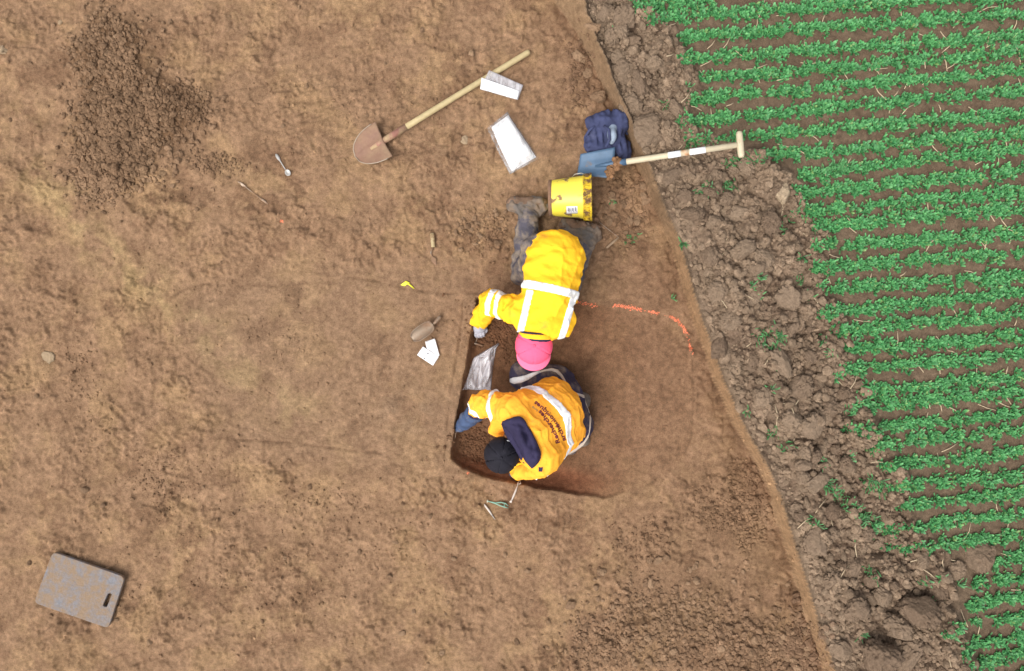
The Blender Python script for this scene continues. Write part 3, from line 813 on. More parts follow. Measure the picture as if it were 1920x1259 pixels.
# straw
STRAW = simple('straw', C(228, 204, 168), 0.7, vary=.2)
straw_me = []
for k in range(5):
    L = .05 + .02 * k; bend = r_.uniform(-.012, .012)
    g = tube([(-L / 2, 0, 0), (0, bend, .003), (L / 2, 0, 0)], [.0028, .0031, .0026], 5); me = mesh_from('straw', g[0], g[1], g[2]); me.materials.append(STRAW); straw_me.append(me)
r2 = np.random.default_rng(77)
sp_ = []
while len(sp_) < 150:
    px, py = r2.uniform(1190, 1915), r2.uniform(5, 1255); p = PX(px, py, ZC)
    if p[0] > xC(p[1]) - .12: sp_.append((px, py))
for i in range(26):
    yy = r2.uniform(-2, 2); sp_.append(((xT(yy) + r2.uniform(.1, .4)) / (S * .955) + 960, 629.5 - yy / (S * .955)))
for px, py in sp_:
    o = bpy.data.objects.new('straw', straw_me[int(r2.integers(0, 5))]); p = G(px, py, .0, WALL_H)
    o.location = (p[0], p[1], p[2] + .006); o.rotation_euler = (r2.uniform(-.08, .08), r2.uniform(-.15, .15), r2.uniform(0, 6.28)); col.objects.link(o)
    tag(o, 'short pale dry straw stalk lying on the field soil', 'straw', 'straw stalks strewn over the field')

# sprayed orange marking: flecks of paint clinging to the ground
def flecks(pts, n, spread, r):
    q = np.array([PX(*p)[:2] for p in pts]); seg = np.linalg.norm(np.diff(q, axis=0), axis=1); cum = np.concatenate(([0], np.cumsum(seg)))
    s = r.uniform(0, cum[-1], n); keep = r.uniform(size=n) < np.clip(.6 + 2.0 * perlin(s * 9, s * 0 + .5, 5), .05, 1); s = s[keep]; n = len(s)
    x = np.interp(s, cum, q[:, 0]) + r.normal(0, spread, n); y = np.interp(s, cum, q[:, 1]) + r.normal(0, spread, n)
    V, T = [], []
    for i in range(n):
        R = r.uniform(.0012, .0042); m = 7; ph = r.uniform(0, 6.28); b = len(V)
        for k in range(m):
            a = ph + 2 * math.pi * k / m; R2 = R * r.uniform(.6, 1.3); V.append((x[i] + R2 * math.cos(a), y[i] + R2 * math.sin(a), 0))
        T += [(b, b + k, b + k + 1) for k in range(1, m - 1)]
    V = np.array(V); V[:, 2] = ground(V[:, 0], V[:, 1]) + .0025
    return (V, None, np.array(T))
PAINT = simple('orange_spray_paint', (0.75, 0.19, 0.09), 0.7)
r3 = np.random.default_rng(9)
pm_ = put('paint_line', flecks([(1150, 573), (1190, 578), (1225, 586), (1250, 594)], 300, .006, r3), PAINT); tag(pm_, 'straight faint stroke of orange spray paint leading from the yellow jacket', 'paint mark', kind=None)
pm2 = put('paint_line', flecks([(1252, 593), (1272, 602), (1284, 620), (1292, 645), (1297, 668)], 260, .0055, r3), PAINT); tag(pm2, 'curved stroke of orange spray paint close to the trench side', 'paint mark')
pm3 = put('paint_line', flecks([(1078, 566), (1100, 570), (1120, 573)], 70, .006, r3), PAINT); tag(pm3, 'few orange paint specks right beside the yellow jacket', 'paint mark')
for px, py, lb in ((876, 887, 'orange paint dot on the rim at the pit corner'), (529, 416, 'tiny orange paint dot on the open floor below the white spoon')):
    d = put('paint_dot', flecks([(px, py), (px + 3, py + 1)], 14, .004, r3), PAINT); tag(d, lb, 'paint mark')
# ================================================================== TOOLS AND FINDS BAGS
MUD = C(150, 116, 88)
WOOD = simple('pale_wood', C(222, 200, 150), 0.6, vary=.12, vscale=25, mud=C(186, 158, 118), mud_scale=9, mud_lo=.55, mud_hi=.75)
def lathe_pts(axis_pts, rad, n=14): return tube(axis_pts, rad, n)
def lerp(a, b, t): return np.asarray(a) * (1 - t) + np.asarray(b) * t
def quadgrid(c00, c10, c11, c01, m, n):
    u = np.linspace(0, 1, m)[:, None, None]; v = np.linspace(0, 1, n)[None, :, None]
    c00, c10, c11, c01 = [np.asarray(c, float) for c in (c00, c10, c11, c01)]
    return (c00 * (1 - u) * (1 - v) + c10 * u * (1 - v) + c11 * u * v + c01 * (1 - u) * v)
def rest(Gd, lift):
    """let a sheet lie on the ground: lift every grid point to the ground under it"""
    sh = Gd.shape; P = Gd.reshape(-1, 3).copy(); P[:, 2] += np.maximum(0, ground(P[:, 0], P[:, 1]) + lift - P[:, 2]); return P.reshape(sh)

# ---- round pointed shovel with long wooden handle
s0 = G(720, 264, .035); e0 = G(993, 97, .03); tip = G(667, 293, .012)
sh = thing('shovel', 'long-handled round point shovel with muddy blade lying on the bare floor', 'shovel', G(720, 264))
ax = tip - s0; Lb = np.linalg.norm(ax); ax /= Lb; sd_ = np.cross((0, 0, 1.0), ax); sd_ /= np.linalg.norm(sd_); upv = np.cross(ax, sd_)
m_, n_ = 22, 21; Gd = np.zeros((m_, n_, 3))
for i in range(m_):
    u = i / (m_ - 1); w = .120 * (math.sqrt(max(0, 1 - max(0, (u - .05) / .95) ** 2.2)) * .985 + .015)
    for j in range(n_):
        v = j / (n_ - 1) * 2 - 1
        dish = .026 * v * v * (w / .128) - .013 * math.exp(-(v / .16) ** 2) * (-1) * (1 - u) + .010 * (1 - u)
        Gd[i, j] = s0 + ax * (u * Lb * (1.0 + .02) + .03 * (abs(v) ** 2) * (1 - u) * -.4) + sd_ * v * w + upv * dish
BLADE = simple('muddy_shovel_steel', C(164, 122, 100), 0.6, 0.1, vary=.15, vscale=20, mud=C(174, 142, 114), mud_scale=9, mud_lo=.36, mud_hi=.58, bumps=.3)
b_ = put('blade', sheet(Gd, .003), BLADE, sh)
edge = np.concatenate((Gd[3:, 0], Gd[-1, 1:-1], Gd[3:, -1][::-1])); put('cutting_edge', tube(edge + np.array((0, 0, .002)), .0028, 6), simple('worn_bright_steel', C(200, 184, 164), 0.45, .5, vary=.2), b_)
hd = e0 - s0; Lh = np.linalg.norm(hd); hd /= Lh
SOCK = simple('socket_red_paint', C(190, 134, 116), 0.6, .1, vary=.15, mud=C(206, 176, 136), mud_scale=16, mud_lo=.40, mud_hi=.54)
put('socket', tube([s0 - hd * .10, s0 - hd * .02, s0 + hd * .05, s0 + hd * .165], [.010, .019, .0215, .0222], 14), SOCK, sh)
ts = [.16, .3, .6, .9, Lh - .02, Lh - .005, Lh]
put('handle', tube([s0 + hd * t + np.array((0, 0, .004 * math.sin(t * 3))) for t in ts], [.0195, .0192, .0186, .0185, .0185, .0165, .008], 16), WOOD, sh)

# ---- flat blue spade with T grip, leaning from the floor over the trench lip
pA = PX(1158, 306, .168); pT = PX(1384, 272, .375)
sp = thing('spade', 'flat blue steel spade with pale wooden shaft and T grip propped on the trench edge', 'spade', G(1120, 310))
c00, c10, c11, c01 = PX(1088, 290, .118), PX(1153, 277, .158), PX(1150, 336, .150), PX(1082, 329, .10)
Gd = quadgrid(c00, c10, c11, c01, 14, 12)
for i in range(14):
    for j in range(12):
        v = (j / 11 - .5) * 2; u = i / 13; Gd[i, j, 2] += .012 * v * v + .010 * math.exp(-(v / .15) ** 2) * u
BLUE = simple('blue_spade_paint', C(92, 122, 152), 0.5, .15, vary=.18, vscale=14, mud=C(150, 130, 112), mud_scale=13, mud_lo=.56, mud_hi=.68)
b_ = put('blade', sheet(Gd, .0035), BLUE, sp)
# clay stuck to the blade shoulder
r4 = np.random.default_rng(4); cl_ = []
for i in range(46):
    t = r4.uniform(); q = lerp(PX(1139, 332, .158), PX(1160, 300, .182), t) + np.array((r4.normal(0, .012), r4.normal(0, .012), 0)); cl_.append((q, r4.uniform(.007, .02)))
put('stuck_clay', crumbs(np.array([c[0] for c in cl_]), np.array([c[1] for c in cl_]), np.array(C(168, 128, 94))[None] * r4.uniform(.8, 1.15, (46, 1)), 2, 6), SOIL, b_)
sdv = pT - pA; Ls = np.linalg.norm(sdv); sdv /= Ls
put('socket', tube([pA - sdv * .14 + np.array((0, 0, .002)), pA - sdv * .06, pA, pA + sdv * .055], [.008, .016, .019, .0215], 12), BLUE, sp)
WOOD2 = simple('light_ash_wood', C(236, 220, 186), 0.55, vary=.08, vscale=22, mud=C(206, 178, 140), mud_scale=12, mud_lo=.6, mud_hi=.8)
shf = put('shaft', tube([pA + sdv * t for t in (.03, .06, Ls * .5, Ls)], [.017, .0185, .0185, .0175], 16), WOOD2, sp)
WHT = simple('white_tape', (.80, .80, .80), .5, vary=.05)
put('white_tape', tube([pA + sdv * Ls * t for t in (.43, .535)], .0192, 16), WHT, shf)
put('orange_mark', tube([pA + sdv * Ls * t for t in (.545, .60)], .0190, 16), simple('faded_orange_tape', C(232, 170, 122), .6, vary=.2, mud=C(232, 214, 182), mud_scale=30, mud_lo=.42, mud_hi=.6), shf)
put('white_tape', tube([pA + sdv * Ls * t for t in (.61, .74)], .0192, 16), WHT, shf)
perp = np.cross(sdv, (0, 0, 1.0)); perp /= np.linalg.norm(perp)
gc = pT + sdv * .012
put('grip', tube([gc + perp * t for t in (-.078, -.074, -.06, 0, .06, .074, .078)], [.010, .016, .0195, .0205, .0195, .016, .010], 16), WOOD2, sp)

# ---- yellow bucket lying on its side
bk = thing('bucket', 'muddy yellow plastic bucket tipped on its side', 'bucket', G(1070, 372))
gb = G(1070, 372)[2]
A = np.array((*PX(1030, 373, .12)[:2], gb + .125)); B = np.array((*PX(1108, 371, .14)[:2], gb + .150))
def ring_tube(stations, n=40, ribs=None):
    """revolved shell: stations = (t along axis, radius)"""
    d = B - A; L = np.linalg.norm(d); d = d / L; a = np.cross(d, (0, 0, 1.0)); a /= np.linalg.norm(a); b = np.cross(a, d)
    V = []
    for (t, r) in stations:
        for k in range(n):
            w = 2 * math.pi * k / n; V.append(A + d * t * L + r * (math.cos(w) * a + math.sin(w) * b))
    m = len(stations)
    Q = [(i * n + k, i * n + (k + 1) % n, (i + 1) * n + (k + 1) % n, (i + 1) * n + k) for i in range(m - 1) for k in range(n)]
    return (np.array(V), np.array(Q), None)
YEL = simple('yellow_bucket_plastic', (0.86, 0.70, 0.07), 0.42, spec=.5, vary=.06, mud=C(170, 136, 96), mud_scale=11, mud_lo=.545, mud_hi=.60)
YELM = simple('yellow_bucket_rim_muddy', (0.62, 0.42, 0.02), 0.5, mud=C(138, 104, 72), mud_scale=22, mud_lo=.47, mud_hi=.56)
MUDD = simple('caked_mud', C(158, 122, 96), .95, vary=.2, bumps=.5)
R0, R1 = .108, .136
body = put('body', ring_tube([(0.0, .0), (.0, .095), (.0, .104), (.02, R0), (.3, R0 + (R1 - R0) * .3), (.82, R1 - .004), (.98, R1), (1.0, R1), (1.0, R1 - .004), (.9, R1 - .008), (.03, R0 - .004), (.03, 0)], 48), YEL, bk)
put('bottom_rim', ring_tube([(-.015, .098), (-.02, .106), (0.0, .111), (.055, .1125), (.07, .109)], 48), MUDD, body)
rim = put('rim', ring_tube([(.80, R1 - .003), (.805, R1 + .006), (.83, R1 + .007), (.84, R1 + .002), (.96, R1 + .003), (.97, R1 + .012), (1.01, R1 + .012), (1.015, R1), (1.0, R1 - .006)], 48), YELM, bk)
d_ = (B - A) / np.linalg.norm(B - A); a_ = np.cross(d_, (0, 0, 1.0)); a_ /= np.linalg.norm(a_); b_v = np.cross(a_, d_)
Lk = np.linalg.norm(B - A)
ribs = [tube([A + d_ * Lk * .84 + (R1 + .004) * (math.cos(w) * a_ + math.sin(w) * b_v), A + d_ * Lk * .96 + (R1 + .005) * (math.cos(w) * a_ + math.sin(w) * b_v)], .0035, 5) for w in np.linspace(0, 2 * math.pi, 40, endpoint=False)]
put('rim_ribs', join(*ribs), YELM, rim)
WIRE = simple('galvanised_wire', C(214, 208, 196), .4, .6)
hp = [A + d_ * Lk * .86 + (R1 + .012) * (math.cos(w0) * a_ + math.sin(w0) * b_v) + dd for w0, dd in ((math.radians(176), np.zeros(3)),)]
Q0 = PX(1072, 334, .20); Q3 = PX(1100, 332, .22)
put('wire_handle', tube([PX(1104, 336, .17), PX(1100, 329, .20), PX(1090, 325, .215), PX(1078, 327, .20), PX(1071, 334, .165)], .0028, 8), WIRE, bk)
# sticker with barcode strokes on the upper side
def bucket_patch(px0, py0, px1, py1, off, m=8):
    out = np.zeros((m, m, 3))
    for i in range(m):
        for j in range(m):
            p = PX(px0 + (px1 - px0) * i / (m - 1), py0 + (py1 - py0) * j / (m - 1), .24)
            t = np.dot(p - A, d_) / Lk; rr = R0 + (R1 - R0) * np.clip(t, 0, 1)
            y_ = np.dot(p - A, a_); y_ = np.clip(y_, -rr * .98, rr * .98)
            out[i, j] = A + d_ * t * Lk + a_ * y_ + b_v * (math.sqrt(rr * rr - y_ * y_) + off)
    return sheet(out, .0008)
st = put('sticker', bucket_patch(1062, 388, 1083, 400, .0035), simple('white_sticker', (.72, .72, .74), .5, vary=.08, mud=MUD, mud_scale=40, mud_lo=.58, mud_hi=.7), bk)
BLK = simple('black_print', (.16, .16, .2), .6)
for k, xx in enumerate((1064.5, 1066.5, 1068, 1070.5, 1073, 1075, 1078, 1080)):
    put('barcode_bar', bucket_patch(xx, 389.5 + (k % 3), xx + (.8 if k % 2 else 1.3), 396 + (k % 2) * 2, .0052, 4), BLK, st)

# ---- kneeling board
kb = [G(103.5, 1032.5), G(241, 1078), G(208, 1175), G(72, 1126)]
gk = max(float(ground(p[0], p[1])[0]) for p in kb) + .003
kc = sum(kb) / 4
slot = [PX(*p) for p in ((209.5, 1108), (216.5, 1110), (206.5, 1134.5), (199, 1132))]
brd = outline_plate([rounded(kb, .032), rounded(slot, .01)[::-1]], gk, gk + .026, .004)
KM = simple('grey_foam_board', C(146, 145, 150), 0.8, vary=.2, vscale=60, mud=C(168, 142, 116), mud_scale=22, mud_lo=.34, mud_hi=.60, bumps=.5)
kn = put('kneeling_board', brd, KM, None, False, None, (kc[0], kc[1], gk)); tag(kn, 'grey mud-smeared kneeling board with a slot handle lying on the floor', 'kneeling board')

# ---- navy tote bag with something light blue inside
# (shape made further down with the cloth field helper)

# ---- plastic bags
def film_mat(name, c, alpha, wr=70, white=.5):
    m, nt, bs = new_mat(name)
    co = N(nt, 'ShaderNodeTexCoord').outputs['Object']
    mp = N(nt, 'ShaderNodeMapping'); mp.inputs['Scale'].default_value = (1, .35, 1); mp.inputs['Rotation'].default_value = (0, 0, .6); nt.links.new(co, mp.inputs[0])
    n = noise_node(nt, wr, 2, .45, mp.outputs[0]); n.inputs['Distortion'].default_value = 1.5; f = ramp(nt, n.outputs[0], .36, .66, (max(alpha - .2, .05),) * 3 + (1,), (min(alpha + .28, 1),) * 3 + (1,))
    bs.inputs['Base Color'].default_value = (*c, 1); bs.inputs['Roughness'].default_value = .22; bs.inputs['Specular IOR Level'].default_value = .6
    bump(nt, bs, n.outputs[0], .2, .01)
    tr = N(nt, 'ShaderNodeBsdfTransparent'); mx = N(nt, 'ShaderNodeMixShader')
    nt.links.new(f.outputs[0], mx.inputs[0]); nt.links.new(tr.outputs[0], mx.inputs[1]); nt.links.new(bs.outputs[0], mx.inputs[2]); nt.links.new(mx.outputs[0], nt.nodes['Material Output'].inputs[0])
    return m
FILM = film_mat('clear_film', C(255, 250, 255), .48, 20); FILM2 = film_mat('thin_clear_film', C(244, 240, 244), .58, 18); FILM3 = film_mat('crinkled_wrapper_film', C(250, 246, 244), .20, 16)
PAPER = simple('white_paper', (.76, .76, .77), .7, vary=.06, vscale=12)

bg1 = thing('plastic_bag', 'clear flat plastic bag with white paper lying across the shovel handle', 'bag', G(940, 160))
zz = .055
def flatbag(c, sag=.0, m=16, n=10, amp=.004, seed=0, lift=.004):
    Gd = quadgrid(*[PX(a, b, z) for a, b, z in c], m, n); r = np.random.default_rng(seed)
    for i in range(m):
        for j in range(n): Gd[i, j, 2] += amp * (math.sin(i * .9 + seed) * math.cos(j * 1.1 + seed * 2) + .6 * math.sin(i * .4 + j * .8))
    return rest(Gd, lift)
put('film', sheet(flatbag([(917, 132, .076), (981, 160, .052), (971, 188, .040), (900, 168, .068)], seed=1, lift=.008, amp=.002), .0012), FILM2, bg1)
put('paper', sheet(flatbag([(903, 146, .080), (974, 171, .056), (969.5, 186.5, .050), (900.5, 167, .076)], seed=1, amp=.002, lift=.020), .0018), PAPER, bg1)

bg2 = thing('bag_bundle', 'thick bundle of white plastic bags in a clear crinkled wrapper', 'bag', G(960, 270))
def pillow(c, thick, z0, m=22, n=16, seed=0, wr=.004):
    Gd = quadgrid(*[PX(a, b, z0) for a, b in c], m, n); u = np.linspace(0, 1, m)[:, None]; v = np.linspace(0, 1, n)[None, :]
    e = (1 - (2 * u - 1) ** 8) * (1 - (2 * v - 1) ** 8); w = wr * (np.sin(u * 17 + 3 * np.sin(v * 6 + seed)) * np.cos(v * 13 + seed) + .7 * np.sin(u * 31 + v * 23))
    T = Gd.copy(); T[..., 2] += e * thick + w * e
    Bm = Gd.copy(); Bm[..., 2] -= .001
    idm = np.arange(m * n).reshape(m, n); q = np.stack((idm[:-1, :-1], idm[1:, :-1], idm[1:, 1:], idm[:-1, 1:]), -1).reshape(-1, 4)
    lp = np.concatenate((idm[0, :], idm[1:, -1], idm[-1, -2::-1], idm[-2:0:-1, 0])); nx = np.roll(lp, -1)
    return (np.concatenate((T.reshape(-1, 3), Bm.reshape(-1, 3))), np.concatenate((q[:, ::-1], q + m * n, np.stack((lp, nx, nx + m * n, lp + m * n), -1))), None)
g2 = G(960, 270)[2]
put('bag_stack', pillow([(920, 240), (953, 216), (1005, 295), (959, 322)], .045, g2 + .004, seed=2, wr=.002), PAPER, bg2)
put('wrapper', pillow([(912, 242), (951, 210), (1010, 298), (956, 327)], .064, g2 + .002, seed=5, wr=.004), FILM3, bg2)

# clear bag lying in the pit
lf = [(869, 730), (877, 708), (888, 671), (914, 655), (934, 644)]; rt = [(920, 733), (922, 712), (926, 678), (929.5, 656), (936, 645)]
m_, n_ = 44, 30; Gd = np.zeros((m_, n_, 3)); tv = np.linspace(0, 1, 5)
zb = G(900, 700)[2]
for i in range(m_):
    u = i / (m_ - 1); L_ = [np.interp(u, tv, [p[k] for p in lf]) for k in (0, 1)]; R_ = [np.interp(u, tv, [p[k] for p in rt]) for k in (0, 1)]
    for j in range(n_):
        v = j / (n_ - 1); p = PX(L_[0] * (1 - v) + R_[0] * v, L_[1] * (1 - v) + R_[1] * v, zb)
        e = (1 - (2 * v - 1) ** 6) * (1 - (2 * u - 1) ** 10)
        p[2] = zb + .006 + e * (.016 + .010 * math.sin(u * 9 + 5 * v) + .008 * math.sin(v * 14 - u * 11) + .011 * (1 - abs(math.sin(u * 8 + v * 7))) ** 2 + .010 * (1 - abs(math.sin(u * 6 - v * 9))) ** 2 + .006 * (1 - abs(math.sin(v * 13 + 2 * math.sin(u * 9)))) ** 2)
        Gd[i, j] = p
cb = put('plastic_bag', sheet(rest(Gd, .004), .0012), FILM, None, True, None, G(900, 700)); tag(cb, 'empty clear crumpled plastic bag lying on the pit bottom', 'bag')

# two white paper cards
for quad, lb, sdn in (([(797, 641), (815.5, 635), (824.5, 667), (806, 674)], 'white paper card nearest the metal scoop', 3), ([(782, 666), (793, 650), (823, 669), (812, 686)], 'white paper card with a punched hole overlapping another card', 6)):
    zc = .012 if sdn == 3 else .017
    Gd = quadgrid(*[G(a, b, zc) for a, b in quad], 10, 8)
    for i in range(10):
        for j in range(8): Gd[i, j, 2] += .003 * math.sin(i * .6 + sdn) + .004 * (i / 9 - .5) ** 2
    c_ = thing('card', lb, 'paper card', G(*quad[0]))
    put('sheet', sheet(rest(Gd, .005 + .004 * (sdn == 6)), .0012), PAPER, c_)
    mk = lerp(lerp(Gd[2, 2], Gd[7, 5], .3), Gd[5, 3], .5) if sdn == 3 else Gd[1, 3]
    put('hole', tube([mk + (0, 0, .0035), mk + (0, 0, .0065)], .0045 if sdn == 6 else .003, 8), simple('dark_mark', (.06, .06, .07), .8), c_)
    if sdn == 6: put('ink_mark', box(Gd[6, 3] + (0, 0, .006), .012, .004, .002, (1, -.5, 0)), simple('ink', (.12, .12, .16), .7), c_)

# ---- metal scoop
sc = thing('scoop', 'muddy metal hand scoop with a round handle beside the white cards', 'scoop', G(797, 622))
f0 = G(773, 636, .012); k0 = G(812, 609, .022); ax = k0 - f0; Ls_ = np.linalg.norm(ax); ax /= Ls_; s_ = np.cross((0, 0, 1.), ax); s_ /= np.linalg.norm(s_)
m_, n_ = 18, 17; Gd = np.zeros((m_, n_, 3))
for i in range(m_):
    u = i / (m_ - 1); w = .041 * math.sqrt(max(0.02, 1 - abs(2 * u * .93 - .95) ** 3.2)); hh = .035 * min(1, u * 1.6 + .25)
    for j in range(n_):
        v = (j / (n_ - 1) - .5) * math.pi; Gd[i, j] = f0 + ax * u * Ls_ + s_ * w * math.sin(v) + np.array((0, 0, hh * (1 - math.cos(v)) ** .9 + (.022 * max(0, u - .86) / .14)))
SCM = simple('muddy_aluminium', C(182, 162, 140), .45, .45, vary=.15, mud=C(166, 134, 108), mud_scale=16, mud_lo=.36, mud_hi=.60)
put('bowl', sheet(rest(Gd, .004), .002), SCM, sc)
rimp = np.concatenate((Gd[:, 0], Gd[-1, 1:-1], Gd[::-1, -1])); put('rim', tube(rimp + np.array((0, 0, .001)), .0026, 6), SCM, sc)
h1 = G(827, 594, .028)
put('handle', tube([k0 + np.array((0, 0, .012)), lerp(k0, h1, .35) + (0, 0, .010), h1 - ax * .012, h1], [.007, .011, .0125, .008], 12), SCM, sc)

# ---- pointing trowel
tr = thing('trowel', 'pointing trowel with pale wooden handle lying on the open floor', 'trowel', G(810, 460))
ta, tb = G(810, 437, .020), G(812.5, 464, .022)
put('handle', tube([ta, lerp(ta, tb, .04), lerp(ta, tb, .2), lerp(ta, tb, .5), lerp(ta, tb, .8), lerp(ta, tb, .95), tb], [.006, .0125, .0145, .014, .0125, .0135, .010], 14), simple('worn_trowel_wood', C(214, 192, 146), .6, vary=.15, mud=C(176, 146, 108), mud_scale=25, mud_lo=.5, mud_hi=.65), tr)
tc_ = G(807.5, 474, .018); td = G(810, 480, .010)
STEEL = simple('muddy_trowel_steel', C(188, 176, 160), .4, .6, vary=.2, mud=C(166, 130, 102), mud_scale=30, mud_lo=.4, mud_hi=.55)
put('tang', tube([tb, lerp(tb, tc_, .5) + (0, 0, .003), tc_, td], [.0045, .004, .0038, .004], 8), STEEL, tr)
te = G(819, 500, .008); w_ = .018; dv = te - td; pv = np.cross((0, 0, 1.), dv); pv /= np.linalg.norm(pv)
put('blade', sheet(rest(quadgrid(td, lerp(td, te, .35) + pv * w_, te, lerp(td, te, .35) - pv * w_, 8, 8), .003), .0018), simple('earth_coated_steel', C(164, 128, 100), .8, 0, vary=.2), tr)

# ---- small marker, spoons, fine tools
YM = simple('yellow_marker_plastic', (.80, .78, .04), .5)
mkr = thing('marker', 'small bright yellow T-shaped marker stuck on the floor', 'marker', G(762, 533))
put('head', sheet(rest(quadgrid(G(751, 534.5, .012), G(761, 527, .015), G(769, 531, .014), G(758, 537, .012), 6, 5), .006), .003), YM, mkr)
put('stem', tube([G(763, 531, .012), G(770, 536, .010), G(776.5, 541.5, .008)], [.005, .0042, .003], 8), YM, mkr)

def spoon(nm, label, cat, bowl, neck, end, rb, mat, wide=.007):
    t = thing(nm, label, cat, G(*neck)); c = G(*bowl, .010); nk = G(*neck, .010); en = G(*end, .012)
    ax = nk - en; ax[2] = 0; ax /= np.linalg.norm(ax); s_ = np.array((-ax[1], ax[0], 0)); m = 12
    Gd = np.zeros((m, m, 3))
    for i in range(m):
        for j in range(m):
            u, v = i / (m - 1) * 2 - 1, j / (m - 1) * 2 - 1; d = max(abs(u), abs(v)); l = math.hypot(u, v) + 1e-9
            Gd[i, j] = c + ax * rb * 1.25 * u * d / l + s_ * rb * v * d / l + np.array((0, 0, .007 * d * d))
    put('bowl', sheet(rest(Gd, .003), .0016), mat, t)
    q = rest(np.array([[nk, lerp(nk, en, .3), lerp(nk, en, .55), lerp(nk, en, .72), lerp(nk, en, .9), en]]), .005)[0]
    put('handle', tube(q, [.0032, .003, .004, wide, wide * .95, .003], 8, .5), mat, t)
SILV = simple('dull_silver', C(218, 214, 208), .35, .35, vary=.08)
spoon('spoon', 'small silvery spoon lying alone on the bare floor', 'spoon', (540, 324.5), (535, 318), (517, 289), .017, SILV, .010)
LT = simple('rusty_fine_steel', C(206, 182, 158), .5, .3, vary=.15, mud=C(172, 134, 104), mud_scale=40, mud_lo=.45, mud_hi=.6)
lt = thing('spatula', 'thin double-ended steel spatula with muddy leaf blade near the soil heap', 'spatula', G(470, 358))
Gd = quadgrid(G(444.5, 340, .010), G(452, 342.5, .014), G(462.5, 350, .012), G(455, 350.5, .008), 6, 5); put('leaf_blade', sheet(rest(Gd, .004), .002), LT, lt)
q = rest(np.array([[G(459, 350, .010), G(472, 360, .012), G(486, 370.5, .011)]]), .005)[0]; put('shaft', tube(q, .0028, 8), LT, lt)
q = rest(np.array([[G(486, 370.5, .011), G(491, 374.5, .011), G(497, 379, .010), G(502, 383, .008)]]), .005)[0]; put('end_blade', tube(q, [.003, .007, .0065, .003], 8, .4), LT, lt)

GRN = simple('pale_green_plastic', C(158, 214, 190), .4); GRW = simple('pale_green_tip', C(222, 226, 206), .4)
tw = thing('tweezers', 'pale green plastic tweezers lying beside the pit rim', 'tweezers', G(930, 945))
for s in (-1, 1):
    put('arm', tube(rest(np.array([[G(914.5, 940, .010), G(929, 944 + s * .6, .010), G(939, 945.5 + s * 3.3, .012), G(948, 948 + s * 3.6, .010), G(953, 951 + s * 1.8, .008)]]), .005)[0], [.0022, .003, .0038, .0036, .002], 8), GRN, tw)
put('cross_pin', tube([G(945.5, 945, .012), G(945.5, 951, .012)], .0022, 6), GRN, tw)
put('end_joint', tube([G(914.7, 937.5, .010), G(914, 940, .010), G(913.8, 943, .010)], [.002, .0045, .002], 8), GRW, tw)
WPL = simple('off_white_plastic', C(240, 228, 216), .4)
wp = thing('scalpel', 'slim white pointed scalpel-like tool beside the green tweezers', 'scalpel', G(918, 960))
q = rest(np.array([[G(908, 946, .010), G(910, 949, .010), G(917, 958, .010), G(922.5, 966.5, .010)]]), .006)[0]; put('handle', tube(q, [.003, .0055, .0062, .004], 10, .7), WPL, wp)
q = rest(np.array([[G(922.5, 966.5, .010), G(928.5, 975, .006)]]), .004)[0]; put('blade', tube(q, [.004, .0008], 8, .4), SILV, wp)
dt = thing('plaster_tool', 'white double-ended modelling tool with a hooked head on the pit rim', 'hand tool', G(966, 925))
q = rest(np.array([[G(957, 942.5, .010), G(959.5, 938, .010)]]), .006)[0]; put('flat_end', tube(q, [.008, .005], 8, .45), WPL, dt)
q = rest(np.array([[G(959.5, 938, .010), G(963, 930, .012), G(967, 920, .012), G(970.5, 910.5, .012)]]), .008)[0]; put('handle', tube(q, [.0035, .0058, .0055, .003], 10), WPL, dt)
q = rest(np.array([[G(970.5, 910.5, .012), G(971, 906, .013), G(975.5, 900.5, .012), G(975.8, 907, .011), G(972.5, 908, .011)]]), .008)[0]; put('hooked_head', tube(q, [.003, .0042, .0045, .004, .003], 8), WPL, dt)

# thin rod tool beside the bucket
rd = thing('scraper', 'thin bent metal scraper with a muddy knob next to the yellow bucket', 'scraper', G(1140, 430))
put('knob', tube([G(1114, 408, .02), G(1116, 410, .022), G(1120, 414, .022), G(1123, 416, .02)], [.006, .016, .017, .006], 12), MUDD, rd)
q = rest(np.array([[G(1121, 415, .02), G(1140, 430, .018), G(1160, 445.5, .012)]]), .006)[0]; put('rod', tube(q, .003, 8), LT, rd)
q = rest(np.array([[G(1160, 445.5, .012), G(1149, 455, .012), G(1137, 465.5, .010)]]), .006)[0]; put('blade', tube(q, [.005, .008, .007], 8, .35), simple('earthy_blade', C(186, 158, 128), .7, 0, vary=.2), rd)
